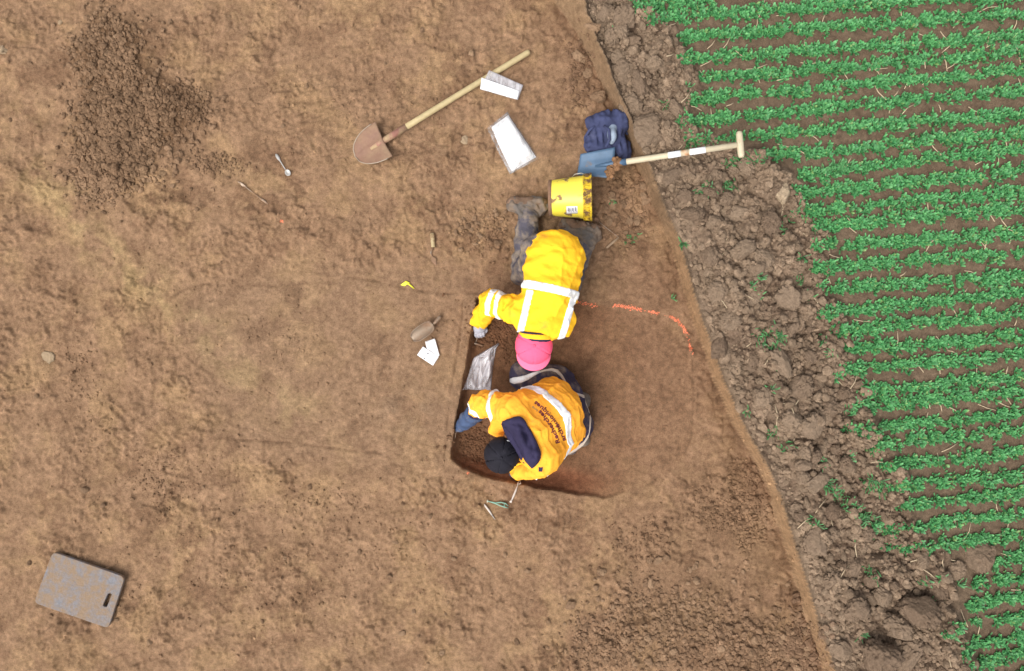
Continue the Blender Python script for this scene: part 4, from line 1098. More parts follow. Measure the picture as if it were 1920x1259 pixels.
# ================================================================== CLOTH / BODY FIELDS (one continuous skin per garment)
class Field:
    def __init__(s, pts, margin, h):
        pts = np.asarray(pts, float); s.h = h
        s.lo = pts.min(0) - margin; s.n = np.ceil((pts.max(0) + margin - s.lo) / h).astype(int) + 1
        ax = [s.lo[i] + np.arange(s.n[i]) * h for i in range(3)]
        s.P = np.stack(np.meshgrid(*ax, indexing='ij'), -1).astype(np.float32)
    def cap(s, a, b, ra, rb=None):
        rb = ra if rb is None else rb; a = np.asarray(a, np.float32); b = np.asarray(b, np.float32); ba = b - a
        d = s.P - a; t = np.clip((d @ ba) / float(ba @ ba + 1e-12), 0, 1)
        return np.linalg.norm(d - t[..., None] * ba, axis=-1) - (ra + (rb - ra) * t)
    def ell(s, c, r, R=None):
        d = s.P - np.asarray(c, np.float32)
        if R is not None: d = d @ np.asarray(R, np.float32).T
        r = np.asarray(r, np.float32); k = np.linalg.norm(d / r, axis=-1)
        return (k - 1) * float(np.min(r)) * .9 if False else k * (k - 1) / np.maximum(np.linalg.norm(d / (r * r), axis=-1), 1e-6)
    def plane(s, p, n):
        n = np.asarray(n, float); n = n / np.linalg.norm(n); return (s.P - np.asarray(p, np.float32)) @ n.astype(np.float32)
    def wr(s, seed, f, n=6, dirv=None):
        r = np.random.default_rng(seed); o = np.zeros(s.P.shape[:3], np.float32)
        for _ in range(n):
            k = r.normal(size=3); k /= np.linalg.norm(k)
            if dirv is not None: k = np.asarray(dirv) / np.linalg.norm(dirv) + .45 * k
            k = k * f * r.uniform(.7, 1.4); w = .5 * np.sin(s.P @ (r.normal(size=3) * f * .35).astype(np.float32) + r.uniform(0, 6))
            o += np.sin(s.P @ k.astype(np.float32) + r.uniform(0, 6.28) + w * 2)
        return o / n ** .5
    def crease(s, seed, f, dirv=None, n=3):
        return (1 - np.abs(np.clip(s.wr(seed, f, n, dirv), -1, 1))) ** 4
    def mesh(s, f):
        ins = f < 0; c = np.zeros(tuple(s.n - 1), np.int8)
        offs = [(i, j, k) for i in (0, 1) for j in (0, 1) for k in (0, 1)]
        for (i, j, k) in offs: c += ins[i:i + s.n[0] - 1, j:j + s.n[1] - 1, k:k + s.n[2] - 1]
        act = (c > 0) & (c < 8); I = np.argwhere(act); vid = np.full(act.shape, -1, np.int64); vid[act] = np.arange(len(I))
        val = {o: f[I[:, 0] + o[0], I[:, 1] + o[1], I[:, 2] + o[2]] for o in offs}
        acc = np.zeros((len(I), 3)); cnt = np.zeros(len(I))
        for o in offs:
            for a in range(3):
                if o[a] == 0:
                    o2 = list(o); o2[a] = 1; o2 = tuple(o2); v0, v1 = val[o], val[o2]; x = (v0 < 0) != (v1 < 0)
                    t = np.where(x, v0 / np.where(x, v0 - v1, 1), 0); p = np.array(o, float)[None].repeat(len(I), 0); p[:, a] = t
                    acc += p * x[:, None]; cnt += x
        V = s.lo + s.h * (I + acc / cnt[:, None])
        Q = []
        for a in range(3):
            b, cc = (a + 1) % 3, (a + 2) % 3
            sl0 = [slice(None)] * 3; sl1 = [slice(None)] * 3; sl0[a] = slice(0, -1); sl1[a] = slice(1, None)
            x0, x1 = ins[tuple(sl0)], ins[tuple(sl1)]; E = np.argwhere(x0 != x1)
            E = E[(E[:, b] > 0) & (E[:, cc] > 0) & (E[:, b] < s.n[b] - 1) & (E[:, cc] < s.n[cc] - 1)]
            def cell(db, dc):
                q = E.copy(); q[:, b] += db; q[:, cc] += dc; return vid[q[:, 0], q[:, 1], q[:, 2]]
            q = np.stack((cell(-1, -1), cell(0, -1), cell(0, 0), cell(-1, 0)), -1)
            fl = x0[E[:, 0], E[:, 1], E[:, 2]]; q[~fl] = q[~fl][:, ::-1]; Q.append(q)
        Q = np.concatenate(Q); Q = Q[(Q >= 0).all(1)]
        return (V, Q, None)
def smin(*a, k=.03):
    r = a[0]
    for b in a[1:]:
        h = np.clip(.5 + .5 * (b - r) / k, 0, 1); r = b * (1 - h) + r * h - k * h * (1 - h)
    return r
def mx(*a):
    r = a[0]
    for b in a[1:]: r = np.maximum(r, b)
    return r
def fluo_mat(name, c, c2, soil=None):
    m, nt, bs = new_mat(name); co = N(nt, 'ShaderNodeTexCoord').outputs['Object']
    n = noise_node(nt, 9, 4, .6, co); cur = mixc(nt, n.outputs[0], c, c2)
    if soil is not None:
        n3 = noise_node(nt, 7, 6, .65, co); f = ramp(nt, n3.outputs[0], .60, .82); cur = mixc(nt, f.outputs[0], cur, soil)
    nt.links.new(cur, bs.inputs['Base Color']); bs.inputs['Roughness'].default_value = .85; bs.inputs['Specular IOR Level'].default_value = .15
    n2 = noise_node(nt, 70, 6, .65, co); bump(nt, bs, n2.outputs[0], .35, .008); return m
FLUO2 = fluo_mat('faded_fluorescent_orange_cloth', (.98, .36, .04), (.98, .48, .04), (.62, .27, .07))
FLUO = fluo_mat('fluorescent_orange_cloth', (.98, .55, .024), (.98, .47, .022), (.70, .32, .06))
REFL = simple('silver_reflective_tape', (.80, .80, .80), .45, vary=.06, mud=C(214, 200, 180), mud_scale=9, mud_lo=.55, mud_hi=.75)
NAVY = simple('navy_cloth', C(62, 56, 88), .85, spec=.2, vary=.15, vscale=20, bumps=.15, bscale=180)
NAVYM = simple('navy_trousers_muddy', C(74, 68, 92), .85, spec=.2, vary=.2, vscale=16, mud=C(160, 142, 126), mud_scale=11, mud_lo=.50, mud_hi=.70, bumps=.3, bscale=60)
GREYM = simple('mud_caked_trousers', C(104, 100, 110), .9, spec=.15, vary=.2, vscale=18, mud=C(176, 158, 138), mud_scale=13, mud_lo=.40, mud_hi=.60, bumps=.5, bscale=50)
BOOT = simple('mud_caked_boots', C(128, 120, 114), .95, spec=.1, vary=.25, vscale=15, mud=C(158, 138, 120), mud_scale=12, mud_lo=.42, mud_hi=.56, bumps=.8, bscale=45)
SOLE = simple('clay_caked_sole', C(150, 122, 102), .95, spec=.1, vary=.25, vscale=22, bumps=.8, bscale=60)
SKIN = simple('skin', (.62, .40, .30), .55, vary=.06); HAIR = simple('brown_hair', (.05, .03, .02), .6, vary=.2)
GLOVE = simple('pale_grey_glove', C(206, 206, 218), .75, vary=.1, mud=C(196, 178, 158), mud_scale=22, mud_lo=.55, mud_hi=.68)
DENIM = simple('blue_work_glove', C(78, 98, 136), .8, vary=.2, vscale=30, mud=C(156, 148, 146), mud_scale=13, mud_lo=.52, mud_hi=.72, bumps=.3)
SHIRT = simple('pale_shirt_cloth', C(232, 214, 196), .8)

def body_mesh(F, seg, head_c, face, k=.025):
    """continuous body: limb capsules (already posed) plus a head with brow, nose, chin and ears; face = unit vector the face looks along, up = crown direction"""
    f = None
    for a, b, ra, rb in seg:
        d = F.cap(a, b, ra, rb); f = d if f is None else smin(f, d, k=k)
    fv, uv = face; fv = np.asarray(fv, float) / np.linalg.norm(fv); uv = np.asarray(uv, float); uv = uv - fv * (uv @ fv); uv /= np.linalg.norm(uv); sv = np.cross(fv, uv)
    Rm = np.stack((sv, fv, uv)); c = np.asarray(head_c)
    hd = smin(F.ell(c + uv * .02, (.076, .095, .092), Rm), F.ell(c + fv * .025 - uv * .055, (.055, .062, .062), Rm), k=.03)
    hd = smin(hd, F.cap(c + fv * .088 + uv * .012, c + fv * .108 - uv * .028, .009, .013), k=.012)         # nose
    for s in (-1, 1):
        hd = smin(hd, F.ell(c + sv * s * .076 - fv * .005 - uv * .012, (.010, .018, .030), Rm), k=.008)      # ears
        hd = np.maximum(hd, -(np.linalg.norm(F.P - (c + fv * .098 + sv * s * .032 + uv * .012).astype(np.float32), axis=-1) - .014))   # eye sockets
        hd = smin(hd, np.linalg.norm(F.P - (c + fv * .084 + sv * s * .032 + uv * .010).astype(np.float32), axis=-1) - .0125, k=.004)   # eyelids
    hd = smin(hd, F.cap(c + fv * .083 - uv * .058 - sv * .02, c + fv * .083 - uv * .058 + sv * .02, .008), k=.01)                     # lips
    return F.mesh(smin(f, hd, k=.03))
def ribbon(pts, w, up=.0):
    return tube(pts, w, 10)
def hand(palm, wrist, tips, bend, r=.0095, h=.0035, thumb=None):
    """five-fingered hand: palm centre, wrist, list of (root, knuckle, tip) joints"""
    pts = [palm, wrist] + [p for f in tips for p in f]; F = Field(pts, .03, h)
    f = smin(F.cap(wrist, palm, .030, .034), F.cap(palm + bend * .018, palm - bend * .018, .026), k=.02)
    for i, (a, b, c) in enumerate(tips):
        rr = r * (1.12 if i == 4 else (.85 if i == 3 else 1.0)); f = smin(f, np.minimum(F.cap(a, b, rr * 1.1, rr), F.cap(b, c, rr, rr * .85)), k=.006)
    return F.mesh(f)

# ================================================================== PERSON IN THE PINK CAP
J = PX
base1 = G(1030, 510)
p1 = thing('person', 'person in a pink cap and orange hi-vis jacket kneeling bent forward over the pit', 'person', base1)
hip, waist, chest = J(1041, 486, .40), J(1032, 541, .44), J(1020, 592, .42)
shL, shR = J(985, 590, .42), J(1047, 600, .42)
elL, wrL = J(923, 566, .29), J(902, 600, .04)
elR, wrR = J(1056, 596, .18), J(1045, 600, -.06)
F = Field([hip, waist, chest, shL, shR, elL, wrL, elR, wrR, J(1040, 440, .4)], .21, .007)
arm = smin(F.cap(shL, elL, .080, .068), F.cap(elL, wrL, .070, .050), k=.02)
armR = smin(F.cap(shR, elR, .078, .066), F.cap(elR, wrR, .064, .052), k=.02)
tor = smin(F.cap(hip, waist, .170, .146), F.cap(waist, chest, .146, .148), F.cap(shL, shR, .088), k=.05)
tax = (chest - hip) / np.linalg.norm(chest - hip)
wrk = .0035 * F.wr(3, 55, 7, tax) + .004 * F.wr(4, 22, 6) + .002 * F.wr(5, 110, 6) - .012 * F.crease(6, 20, tax) - .008 * F.crease(7, 30) - .004 * F.crease(10, 60, tax)
adir = (elL - shL) / np.linalg.norm(elL - shL)
awr = .009 * F.wr(8, 75, 6, adir) - .005 * F.crease(9, 40, adir)
jk = smin(tor, arm + awr, armR, k=.045) + wrk
jk = np.maximum(jk, -F.plane(J(1042, 436, .33), (0, -.55, .8)) * 0 - 1)          # keep whole seat drape
jk = np.maximum(jk, .20 - F.P[..., 2] - 2.0 * np.clip(F.P[..., 1] * -1 - (-.30), 0, 1))   # hem opens below the seat
jk = np.maximum(jk, -(F.P[..., 2] - (wrL[2] - .02)) * 1.0) if False else jk
jacket1 = put('jacket', F.mesh(jk), FLUO, p1)
# reflective tape: shells 4 mm proud of the jacket
def tape(F, f, p, n, w, *extra, off=.004): return F.mesh(mx(f - off, np.abs(F.plane(p, n)) - w / 2, -(f + .012), *extra))
n1 = np.array((.20, 1.0, .05)); n1 = J(1028, 540, .5) - J(1024, 556, .5) + 0
put('reflective_band', tape(F, jk, J(1030, 541, .58), (.22, 1, 0), .050), REFL, jacket1)
for (xa, ya, xb, yb) in ((994, 545, 977, 618), (1077, 556, 1055, 632)):
    a, b = J(xa, ya, .55), J(xb, yb, .55); d = b - a; nn = np.cross(d, (0, 0, 1.))
    put('reflective_brace', tape(F, jk, a, nn, .042, F.plane(a, -d) - .005, .36 - F.P[..., 2]), REFL, jacket1)
a2 = smin(arm + awr, F.cap(shL, shL, .02), k=.01) + wrk
for px_, py_ in ((927, 562), (945, 568)):
    put('sleeve_band', tape(F, np.maximum(jk, a2 - .012), J(px_, py_, .30), (1.0, -.10, .55) if px_ > 930 else (1.0, -.30, .5), .034), REFL, jacket1)
# collar
F2 = Field([J(975, 622, .40), J(1040, 640, .55), J(1000, 610, .35)], .06, .005)
nk = J(1005, 628, .44)
d = F2.P - nk.astype(np.float32); axn = np.array((-.06, -1.0, -.10)); axn /= np.linalg.norm(axn)
al = d @ axn.astype(np.float32); rad = np.linalg.norm(d - al[..., None] * axn.astype(np.float32), axis=-1)
put('collar', F2.mesh(mx(np.abs(rad - .094 - .003 * F2.wr(2, 40)) - .006, np.abs(al - .004) - .014)), FLUO, jacket1)
put('collar_lining', F2.mesh(mx(np.abs(rad - .086) - .006, np.abs(al - .006) - .026)), NAVY, jacket1)
# trousers and boots
hL, hR = J(1010, 486, .34), J(1060, 490, .34); kL, kR = J(981, 512, .072), J(1066, 532, .072); aL, aR = J(990, 408, .075), J(1098, 450, .075)
F = Field([hL, hR, kL, kR, aL, aR], .17, .008)
tl = smin(F.cap(hL, kL, .105, .080), F.cap(kL, aL, .078, .066), k=.02); tr_ = smin(F.cap(hR, kR, .105, .080), F.cap(kR, aR, .078, .066), k=.02)
seat = F.cap(J(1018, 474, .36), J(1056, 478, .36), .125)
tz_ = smin(tl, tr_, seat, k=.05) + .006 * F.wr(21, 55, 7, (0, 1, 0)) + .003 * F.wr(22, 110, 6)
put('trousers', F.mesh(tz_), GREYM, p1)
put('shirt_hem', tube([J(981, 474, .28), J(986, 462, .33), J(993, 451, .37), J(1004, 442, .40), J(1014, 439, .41)], [.004, .017, .012, .011, .004], 10, .5), SHIRT, p1)
for (aa, b0, b1, heel) in ((J(990, 412, .08), J(964, 384, .060), J(1014, 389, .064), J(986, 396, .07)), (J(1100, 450, .09), J(1064, 424, .060), J(1114, 438, .066), J(1094, 438, .07))):
    F = Field([aa, b0, b1, heel], .10, .0055)
    f = smin(F.cap(aa, heel, .062, .060), F.cap(b0, b1, .050, .054), k=.03) + .008 * F.wr(31, 60, 6) + .004 * F.wr(32, 130, 6)
    pass
    bo = put('boot', F.mesh(f), BOOT, p1); put('sole', F.mesh(mx(F.cap(b0, b1, .053, .057) + .006 * F.wr(34, 90), -F.plane((b0 + b1) / 2, (0, 1, .35)) + .018)), SOLE, bo)
# head, cap
hc = J(1001, 645, .37); fv1 = np.array((-.05, -.55, -.84)); uv1 = np.array((-.02, -.84, .52))
segs = [(hip - (0, 0, .02), waist - (0, 0, .02), .135, .115), (waist - (0, 0, .02), chest, .115, .125), (shL, shR, .06, .06), (shL, elL, .048, .04), (elL, wrL, .04, .028), (shR, elR, .048, .04), (elR, wrR, .04, .028),
        (chest, J(1003, 632, .42), .06, .052), (hL, kL, .08, .055), (kL, aL, .055, .042), (hR, kR, .08, .055), (kR, aR, .055, .042), (aL, J(1005, 388, .056), .04, .032), (aR, J(1104, 438, .056), .04, .032)]
F = Field([s_[0] for s_ in segs] + [s_[1] for s_ in segs] + [hc], .15, .011)
body1 = put('body', body_mesh(F, segs, hc, (fv1, uv1)), SKIN, p1)
cc = J(1001, 648, .43)
F = Field([cc, J(1000, 692, .36)], .15, .0045)
Rm = np.stack((np.cross(fv1, uv1), fv1, uv1)) / 1.0
crown = F.ell(cc, (.110, .112, .100)); 
ang = np.arctan2(F.P[..., 1] - cc[1], F.P[..., 0] - cc[0])
crown = crown + .0045 * np.exp(-(np.abs(((ang / (math.pi / 3)) % 1) - .5) / .03) ** 2) - .0012 * F.wr(41, 35)
crown_cut = mx(crown, -(F.plane(cc, (0, .10, 1)) + .050), -(F.ell(cc - (0, 0, .004), (.104, .106, .094))))
PINK = fluo_mat('hot_pink_cloth', (.92, .095, .20), (.92, .13, .24)); 
cap1 = put('cap', F.mesh(crown_cut), PINK, p1)
m_, n_ = 16, 21; Gd = np.zeros((m_, n_, 3))
for i in range(m_):
    u = i / (m_ - 1)
    for j in range(n_):
        v = (j / (n_ - 1) - .5) * 2; a = v * 1.15; rr = .086 + u * (.056 * (1 - .62 * abs(v) ** 2.2))
        Gd[i, j] = cc + np.array((math.sin(a) * rr * 1.02, -math.cos(a) * rr * (1 + .06 * u), -.002 - .030 * u - .030 * v * v))
put('visor', sheet(Gd, .004), fluo_mat('pink_visor_cloth', (.90, .15, .28), (.90, .18, .30)), cap1)
put('button', tube([cc + (0, 0, .0985), cc + (0, 0, .104)], [.009, .006], 10), PINK, cap1)
F = Field([J(975, 628, .40), J(1035, 640, .40)], .09, .006)
put('hair', F.mesh(mx(F.ell(cc - (0, -.012, .022), (.098, .102, .098)), F.plane(cc, (0, -.45, 1)) + .012) + .003 * F.wr(51, 90)), HAIR, p1)
# gloved hand holding the scraper
wv = J(901, 606, .01); pv_ = J(899, 615, -.045)
tb1, tb2 = J(898, 620, -.075), J(893, 641, -.088)
across = np.array((1.0, .1, 0)); fingers = []
for i, o_ in enumerate((-.026, -.009, .009, .026)):
    a = pv_ + across * o_ * .95 + np.array((0, -.022, -.010)); b = a + np.array((.001, -.026 + .004 * (i == 3) + .003 * (i == 0), .004)); c = b + np.array((.002, -.010, -.030)); fingers.append((a, b, c))
th = (pv_ + np.array((.030, .012, -.010)), pv_ + np.array((.042, -.016, -.022)), pv_ + np.array((.026, -.040, -.034))); fingers.append(th)
put('glove', hand(pv_, wv, fingers, across, .0105), GLOVE, p1)
fg = [tuple(q + (wrR - wrL) * np.array((1, 1, 0)) + np.array((.0, .0, -.10 + .07)) for q in f) for f in fingers]
dv_ = (wrR - wrL) * np.array((1, 1, 0)) + np.array((0, 0, -.03))
put('glove', hand(pv_ + dv_, wv + dv_, fg, across, .0105), GLOVE, p1)
hk = thing('hoe_scraper', 'small T-headed steel scraper held in the pale grey glove', 'scraper', G(893, 642))
gz = float(ground(*J(893, 642, -.1)[:2])[0])
put('shaft', tube([pv_ + np.array((.004, .035, -.018)), pv_ + np.array((.002, -.030, -.026)), J(895, 634, gz + .03), J(892.5, 641, gz + .014)], [.010, .0085, .004, .0035], 10), STEEL, hk)
put('blade', tube([J(878.5, 639.5, gz + .016), J(883, 643, gz + .012), J(893, 645, gz + .012), J(906, 649, gz + .012)], [.003, .006, .0065, .005], 8, .5), STEEL, hk)

# ================================================================== PERSON IN THE DARK CAP
base2 = G(1050, 780)
p2 = thing('person', 'person in a black cap and lettered orange hi-vis jacket crouching in the pit', 'person', base2)
hemL, hemR = J(1032, 745, .22), J(1058, 806, .22); sL, sR = J(968, 777, .45), J(1016, 853, .45)
eL, wL = J(908, 759, .25), J(871, 793, .0); cuff = J(897, 770, .17)
eR, wR = J(1012, 876, .22), J(972, 884, -.02)
F = Field([hemL, hemR, sL, sR, eL, cuff, eR, wR], .19, .007)
back = F.cap(J(1046, 776, .30), J(1000, 806, .44), .145, .130)
tor = smin(F.cap(hemL, sL, .118, .100), F.cap(hemR, sR, .118, .100), back, F.cap(sL, sR, .085), k=.06)
flap = F.cap(J(948, 776, .44), J(931, 805, .30), .055, .040)
armL = smin(F.cap(J(962, 766, .45), eL, .082, .066), F.cap(eL, cuff, .066, .056), k=.02)
armR = smin(F.cap(sR, eR, .084, .066), F.cap(eR, wR, .064, .05), k=.02)
tax = (sL + sR - hemL - hemR); tax /= np.linalg.norm(tax); ad = (eL - sL) / np.linalg.norm(eL - sL)
wrk = .003 * F.wr(63, 50, 7, np.cross(tax, (0, 0, 1))) + .004 * F.wr(64, 22, 6) + .0018 * F.wr(65, 110, 6) - .012 * F.crease(67, 20, np.cross(tax, (0, 0, 1))) - .008 * F.crease(68, 30) - .004 * F.crease(70, 60, tax)
al_ = armL + .009 * F.wr(66, 70, 6, ad) - .009 * F.crease(69, 40, ad)
jk = smin(tor, al_, armR, flap, k=.04) + wrk
cutp = J(1072, 765, .12)
hemcut = F.plane(J(1079, 764, .12), -tax * np.array((1, 1, 1)) + 0)               # lower hem plane, square to the spine
jk = mx(jk, hemcut)
jk = np.maximum(jk, np.where(F.P[..., 0] < cuff[0] + .02, F.plane(cuff, cuff - eL), -1))
jacket2 = put('jacket', F.mesh(jk), FLUO2, p2)
put('reflective_band', tape(F, jk, J(1048, 767, .44), tax + np.array((0, 0, -.10)), .054, .12 - F.P[..., 2]), REFL, jacket2)
put('sleeve_band', tape(F, np.maximum(jk, al_ + wrk - .012), J(903, 764, .20), cuff - eL, .044), REFL, jacket2)
put('sleeve_band', tape(F, np.maximum(jk, al_ + wrk - .012), J(929, 760, .33), (eL - sL) + np.array((-.10, -.10, 0)), .046), REFL, jacket2)
bv = BVHTree.FromPolygons([tuple(v) for v in (np.array([q.co[:] for q in jacket2.data.vertices]) + wloc(jacket2))], [tuple(q.vertices) for q in jacket2.data.polygons])
def on_jacket(px, py, off):
    d = Vector(J(px, py, 0.0)) - Vector((0, 0, CAM_H)); d.normalize(); h = bv.ray_cast(Vector((0, 0, CAM_H)), d)
    return np.array(h[0] + h[1] * off) if h[0] is not None else J(px, py, .4)
def cloth_text(s, size_px, path, mat, parent, name, stretch=None):
    """print letters along a pixel path onto the jacket surface"""
    cu = bpy.data.curves.new('t', 'FONT'); cu.body = s; cu.size = 1.0; cu.resolution_u = 2; cu.offset = .032
    ob = bpy.data.objects.new('t', cu); me = ob.to_mesh(); bm = bmesh.new(); bm.from_mesh(me)
    bmesh.ops.triangulate(bm, faces=bm.faces[:]); V = np.array([v.co[:] for v in bm.verts]); T = np.array([[v.index for v in f.verts] for f in bm.faces]); bm.free(); ob.to_mesh_clear(); bpy.data.objects.remove(ob)
    path = np.array(path, float); seg = np.linalg.norm(np.diff(path, axis=0), axis=1); cum = np.concatenate(([0], np.cumsum(seg)))
    sx = cum[-1] / V[:, 0].max(); P = np.zeros((len(V), 3))
    for i, v in enumerate(V):
        s_ = v[0] * sx; q = np.array([np.interp(s_, cum, path[:, k]) for k in (0, 1)]); q2 = np.array([np.interp(min(s_ + .5, cum[-1]), cum, path[:, k]) for k in (0, 1)]); q1 = np.array([np.interp(max(s_ - .5, 0), cum, path[:, k]) for k in (0, 1)])
        t = q2 - q1; t /= np.linalg.norm(t) + 1e-9; up = np.array((t[1], -t[0])); q = q + up * v[1] * size_px
        P[i] = on_jacket(q[0], q[1], .0022)
    return put(name, (P, None, T), mat, parent, False)
def bez(a, b, c, n=24): return [tuple((1 - t) ** 2 * np.array(a) + 2 * t * (1 - t) * np.array(b) + t * t * np.array(c)) for t in np.linspace(0, 1, n)]
INK = simple('dark_red_print', (.16, .02, .03), .7)
cloth_text('Recherches', 11.5, bez((1050, 831), (1041, 799), (1013, 769)), INK, jacket2, 'lettering')
cloth_text('archéologiques', 11.5, bez((1061, 826), (1049, 785), (1004, 752)), INK, jacket2, 'lettering')
cloth_text('Inrap', 5.5, bez((1009, 770), (1004, 766), (998, 762)), simple('faint_grey_print', (.40, .24, .08), .7), jacket2, 'small_lettering')
# navy hood folded over the shoulders
hA, hB = J(951, 790, .545), J(1001, 864, .54)
F = Field([hA, hB, J(985, 800, .58)], .09, .005)
Le = np.array([(942, 790), (955, 806), (968, 824), (978, 845), (986, 862), (999, 877)], float); Re = np.array([(975, 781), (986, 793), (996, 810), (1004, 828), (1011, 846), (1014, 858)], float)
m_, n_ = 46, 20; Gd = np.zeros((m_, n_, 3)); tv = np.linspace(0, 1, 6); camv = np.array((0, 0, CAM_H))
for i in range(m_):
    u = i / (m_ - 1); l_ = [np.interp(u, tv, Le[:, k]) for k in (0, 1)]; r__ = [np.interp(u, tv, Re[:, k]) for k in (0, 1)]
    for j in range(n_):
        v = j / (n_ - 1); q = on_jacket(l_[0] * (1 - v) + r__[0] * v, l_[1] * (1 - v) + r__[1] * v, .004); e = (1 - (2 * u - 1) ** 6) * (1 - (2 * v - 1) ** 4)
        fold = .018 * math.sin(v * 7 + 3 * math.sin(u * 4)) * math.cos(u * 5 + 1) + .016 * (1 - abs(math.sin(v * 4.5 + u * 3.5))) ** 2 + .008 * math.sin(u * 19 + v * 5) + .010 * (1 - abs(math.sin(u * 7 - v * 3))) ** 3
        Gd[i, j] = q + np.array((0, 0, 1.0)) * (.010 + e * (.022 + fold))
Gd[1:-1, 1:-1] = (Gd[1:-1, 1:-1] * 2 + Gd[:-2, 1:-1] + Gd[2:, 1:-1] + Gd[1:-1, :-2] + Gd[1:-1, 2:]) / 6
put('hood', sheet(Gd, .014), NAVY, jacket2)
put('hood_collar', tube([J(944, 793, .50), J(953, 806, .52), J(964, 824, .525), (J(975, 846, .52)), J(985, 866, .49)], [.016, .028, .032, .028, .016], 12), NAVY, jacket2)
# forearm and gauntlet glove
F = Field([cuff, wL, J(862, 806, -.06)], .08, .0048)
put('under_sleeve', F.mesh(mx(F.cap(lerp(eL, cuff, .6), lerp(cuff, wL, .35), .057, .050) + .003 * F.wr(80, 90, 6, wL - cuff))), NAVY, p2)
gl = F.cap(lerp(cuff, wL, .18), wL, .058, .050) + .006 * F.wr(81, 60, 6)
put('gauntlet', F.mesh(gl), DENIM, p2)
wv2 = wL; pv2 = J(865, 799, -.035); ac2 = np.array((.75, .66, 0)); fw2 = np.array((-.66, -.60, 0)) * .5
def digits(p, ac, fw, down=-.030):
    out = []
    for i, o_ in enumerate((-.024, -.008, .008, .024)):
        a = p + ac * o_ + fw * .030; b = a + fw * .024 + np.array((0, 0, -.016)); c = b - fw * .012 + np.array((0, 0, down + .004 * (i in (0, 3)))); out.append((a, b, c))
    out.append((p - ac * .026 + np.array((0, 0, -.008)), p - ac * .040 + fw * .02 + np.array((0, 0, -.026)), p - ac * .022 + fw * .036 + np.array((0, 0, -.048)))); return out
put('glove', hand(pv2, wv2, digits(pv2, ac2, fw2), ac2, .0125), DENIM, p2)
pv3 = J(966, 885, -.05); put('glove', hand(pv3, wR, digits(pv3, np.array((.1, 1, 0)), np.array((-.5, .05, 0))), np.array((.1, 1., 0)), .011), DENIM, p2)
put('jacket_tab', tube([J(985, 868, .40), J(968, 872, .40), J(959, 882, .33), J(957, 888, .28)], [.008, .007, .007, .004], 8, .5), FLUO, p2)
put('shoulder_patch', sheet(quadgrid(on_jacket(1010, 876, .003), on_jacket(1018, 876, .003), on_jacket(1017, 884, .003), on_jacket(1010, 884, .003), 5, 5), .002), NAVY, jacket2)
# trousers: crouched, sitting on the heels, one knee pushed out towards the other person
tL, tR = J(1053, 742, .07), J(1074, 797, .06); knL, knR = J(984, 703, .03), J(1000, 835, .02)
F = Field([tL, tR, knL, knR], .18, .008)
tz2 = smin(F.cap(tL, knL, .125, .088), F.cap(tR, knR, .120, .085), F.cap(tL, tR, .115), F.cap(J(1050, 705, -.01), knL, .07, .08), F.cap(knL, J(1066, 730, -.05), .075, .062), F.cap(knR, J(1066, 836, -.05), .075, .060), k=.05)
tz2 = np.maximum(tz2 + .006 * F.wr(91, 45, 7) + .003 * F.wr(92, 100, 6), -.115 - F.P[..., 2])
put('trousers', F.mesh(tz2), NAVYM, p2)
bvt = BVHTree.FromPolygons([tuple(v) for v in F.mesh(tz2)[0]], [tuple(q) for q in F.mesh(tz2)[1]])
def snap(px, py, zg, off=.004):
    d = Vector(J(px, py, 0)) - Vector((0, 0, CAM_H)); d.normalize(); h = bvt.ray_cast(Vector((0, 0, CAM_H)), d)
    return np.array(h[0] + h[1] * off) if h[0] is not None else np.array(bvt.find_nearest(Vector(J(px, py, zg)))[0])
tp = [(955, 714), (964, 714), (976, 712), (988, 708), (1000, 702), (1012, 698)]
put('reflective_band', tube([snap(a, b, .05) for a, b in tp], [.014, .021, .021, .017, .012, .008], 10, .5), REFL, p2)
tp = [(1012, 698), (1024, 695), (1034, 694), (1044, 697), (1053, 706), (1060, 718), (1066, 730)]
put('reflective_piping', tube([snap(a, b, .03) for a, b in tp], [.006, .007, .011, .012, .009, .006, .005], 8, .6), SHIRT, p2)
tp = [(1066, 730), (1078, 738), (1092, 743), (1101, 750), (1105, 766), (1106, 785), (1105, 803), (1101, 820), (1090, 833), (1076, 843), (1062, 850)]
put('reflective_piping', tube([snap(a, b, .03) for a, b in tp], [.005, .006, .010, .012, .009, .006, .005, .006, .012, .015, .010], 8, .6), SHIRT, p2)
for (aa, b1) in ((J(1052, 722, -.06), J(1092, 752, -.055)), (J(1052, 842, -.06), J(1090, 822, -.055))):
    F = Field([aa, b1], .10, .006); f = F.cap(aa, b1, .048, .052) + .006 * F.wr(97, 60, 6)
    put('boot', F.mesh(np.maximum(f, -.105 - F.P[..., 2])), BOOT, p2)
# head and cap
hc2 = J(947, 851, .46); fv2 = np.array((-.22, -.08, -.97)); uv2 = np.array((-.95, -.25, .25))
segs = [(J(1058, 776, .10), J(1020, 795, .34), .12, .11), (J(1020, 795, .34), J(992, 815, .43), .11, .11), (sL, sR, .06, .06), (sL, eL, .048, .04), (eL, wL, .04, .028), (sR, eR, .048, .04), (eR, wR, .04, .028),
        (J(992, 815, .43), hc2, .06, .05), (tL, knL, .085, .06), (tR, knR, .085, .06), (knL, J(1060, 728, -.05), .05, .035), (knR, J(1060, 836, -.05), .05, .035)]
F = Field([s_[0] for s_ in segs] + [s_[1] for s_ in segs] + [hc2], .15, .011)
put('body', body_mesh(F, segs, hc2, (fv2, uv2)), SKIN, p2)
c2 = J(941, 854, .49)
F = Field([c2], .15, .0045)
ang = np.arctan2(F.P[..., 1] - c2[1], F.P[..., 0] - c2[0])
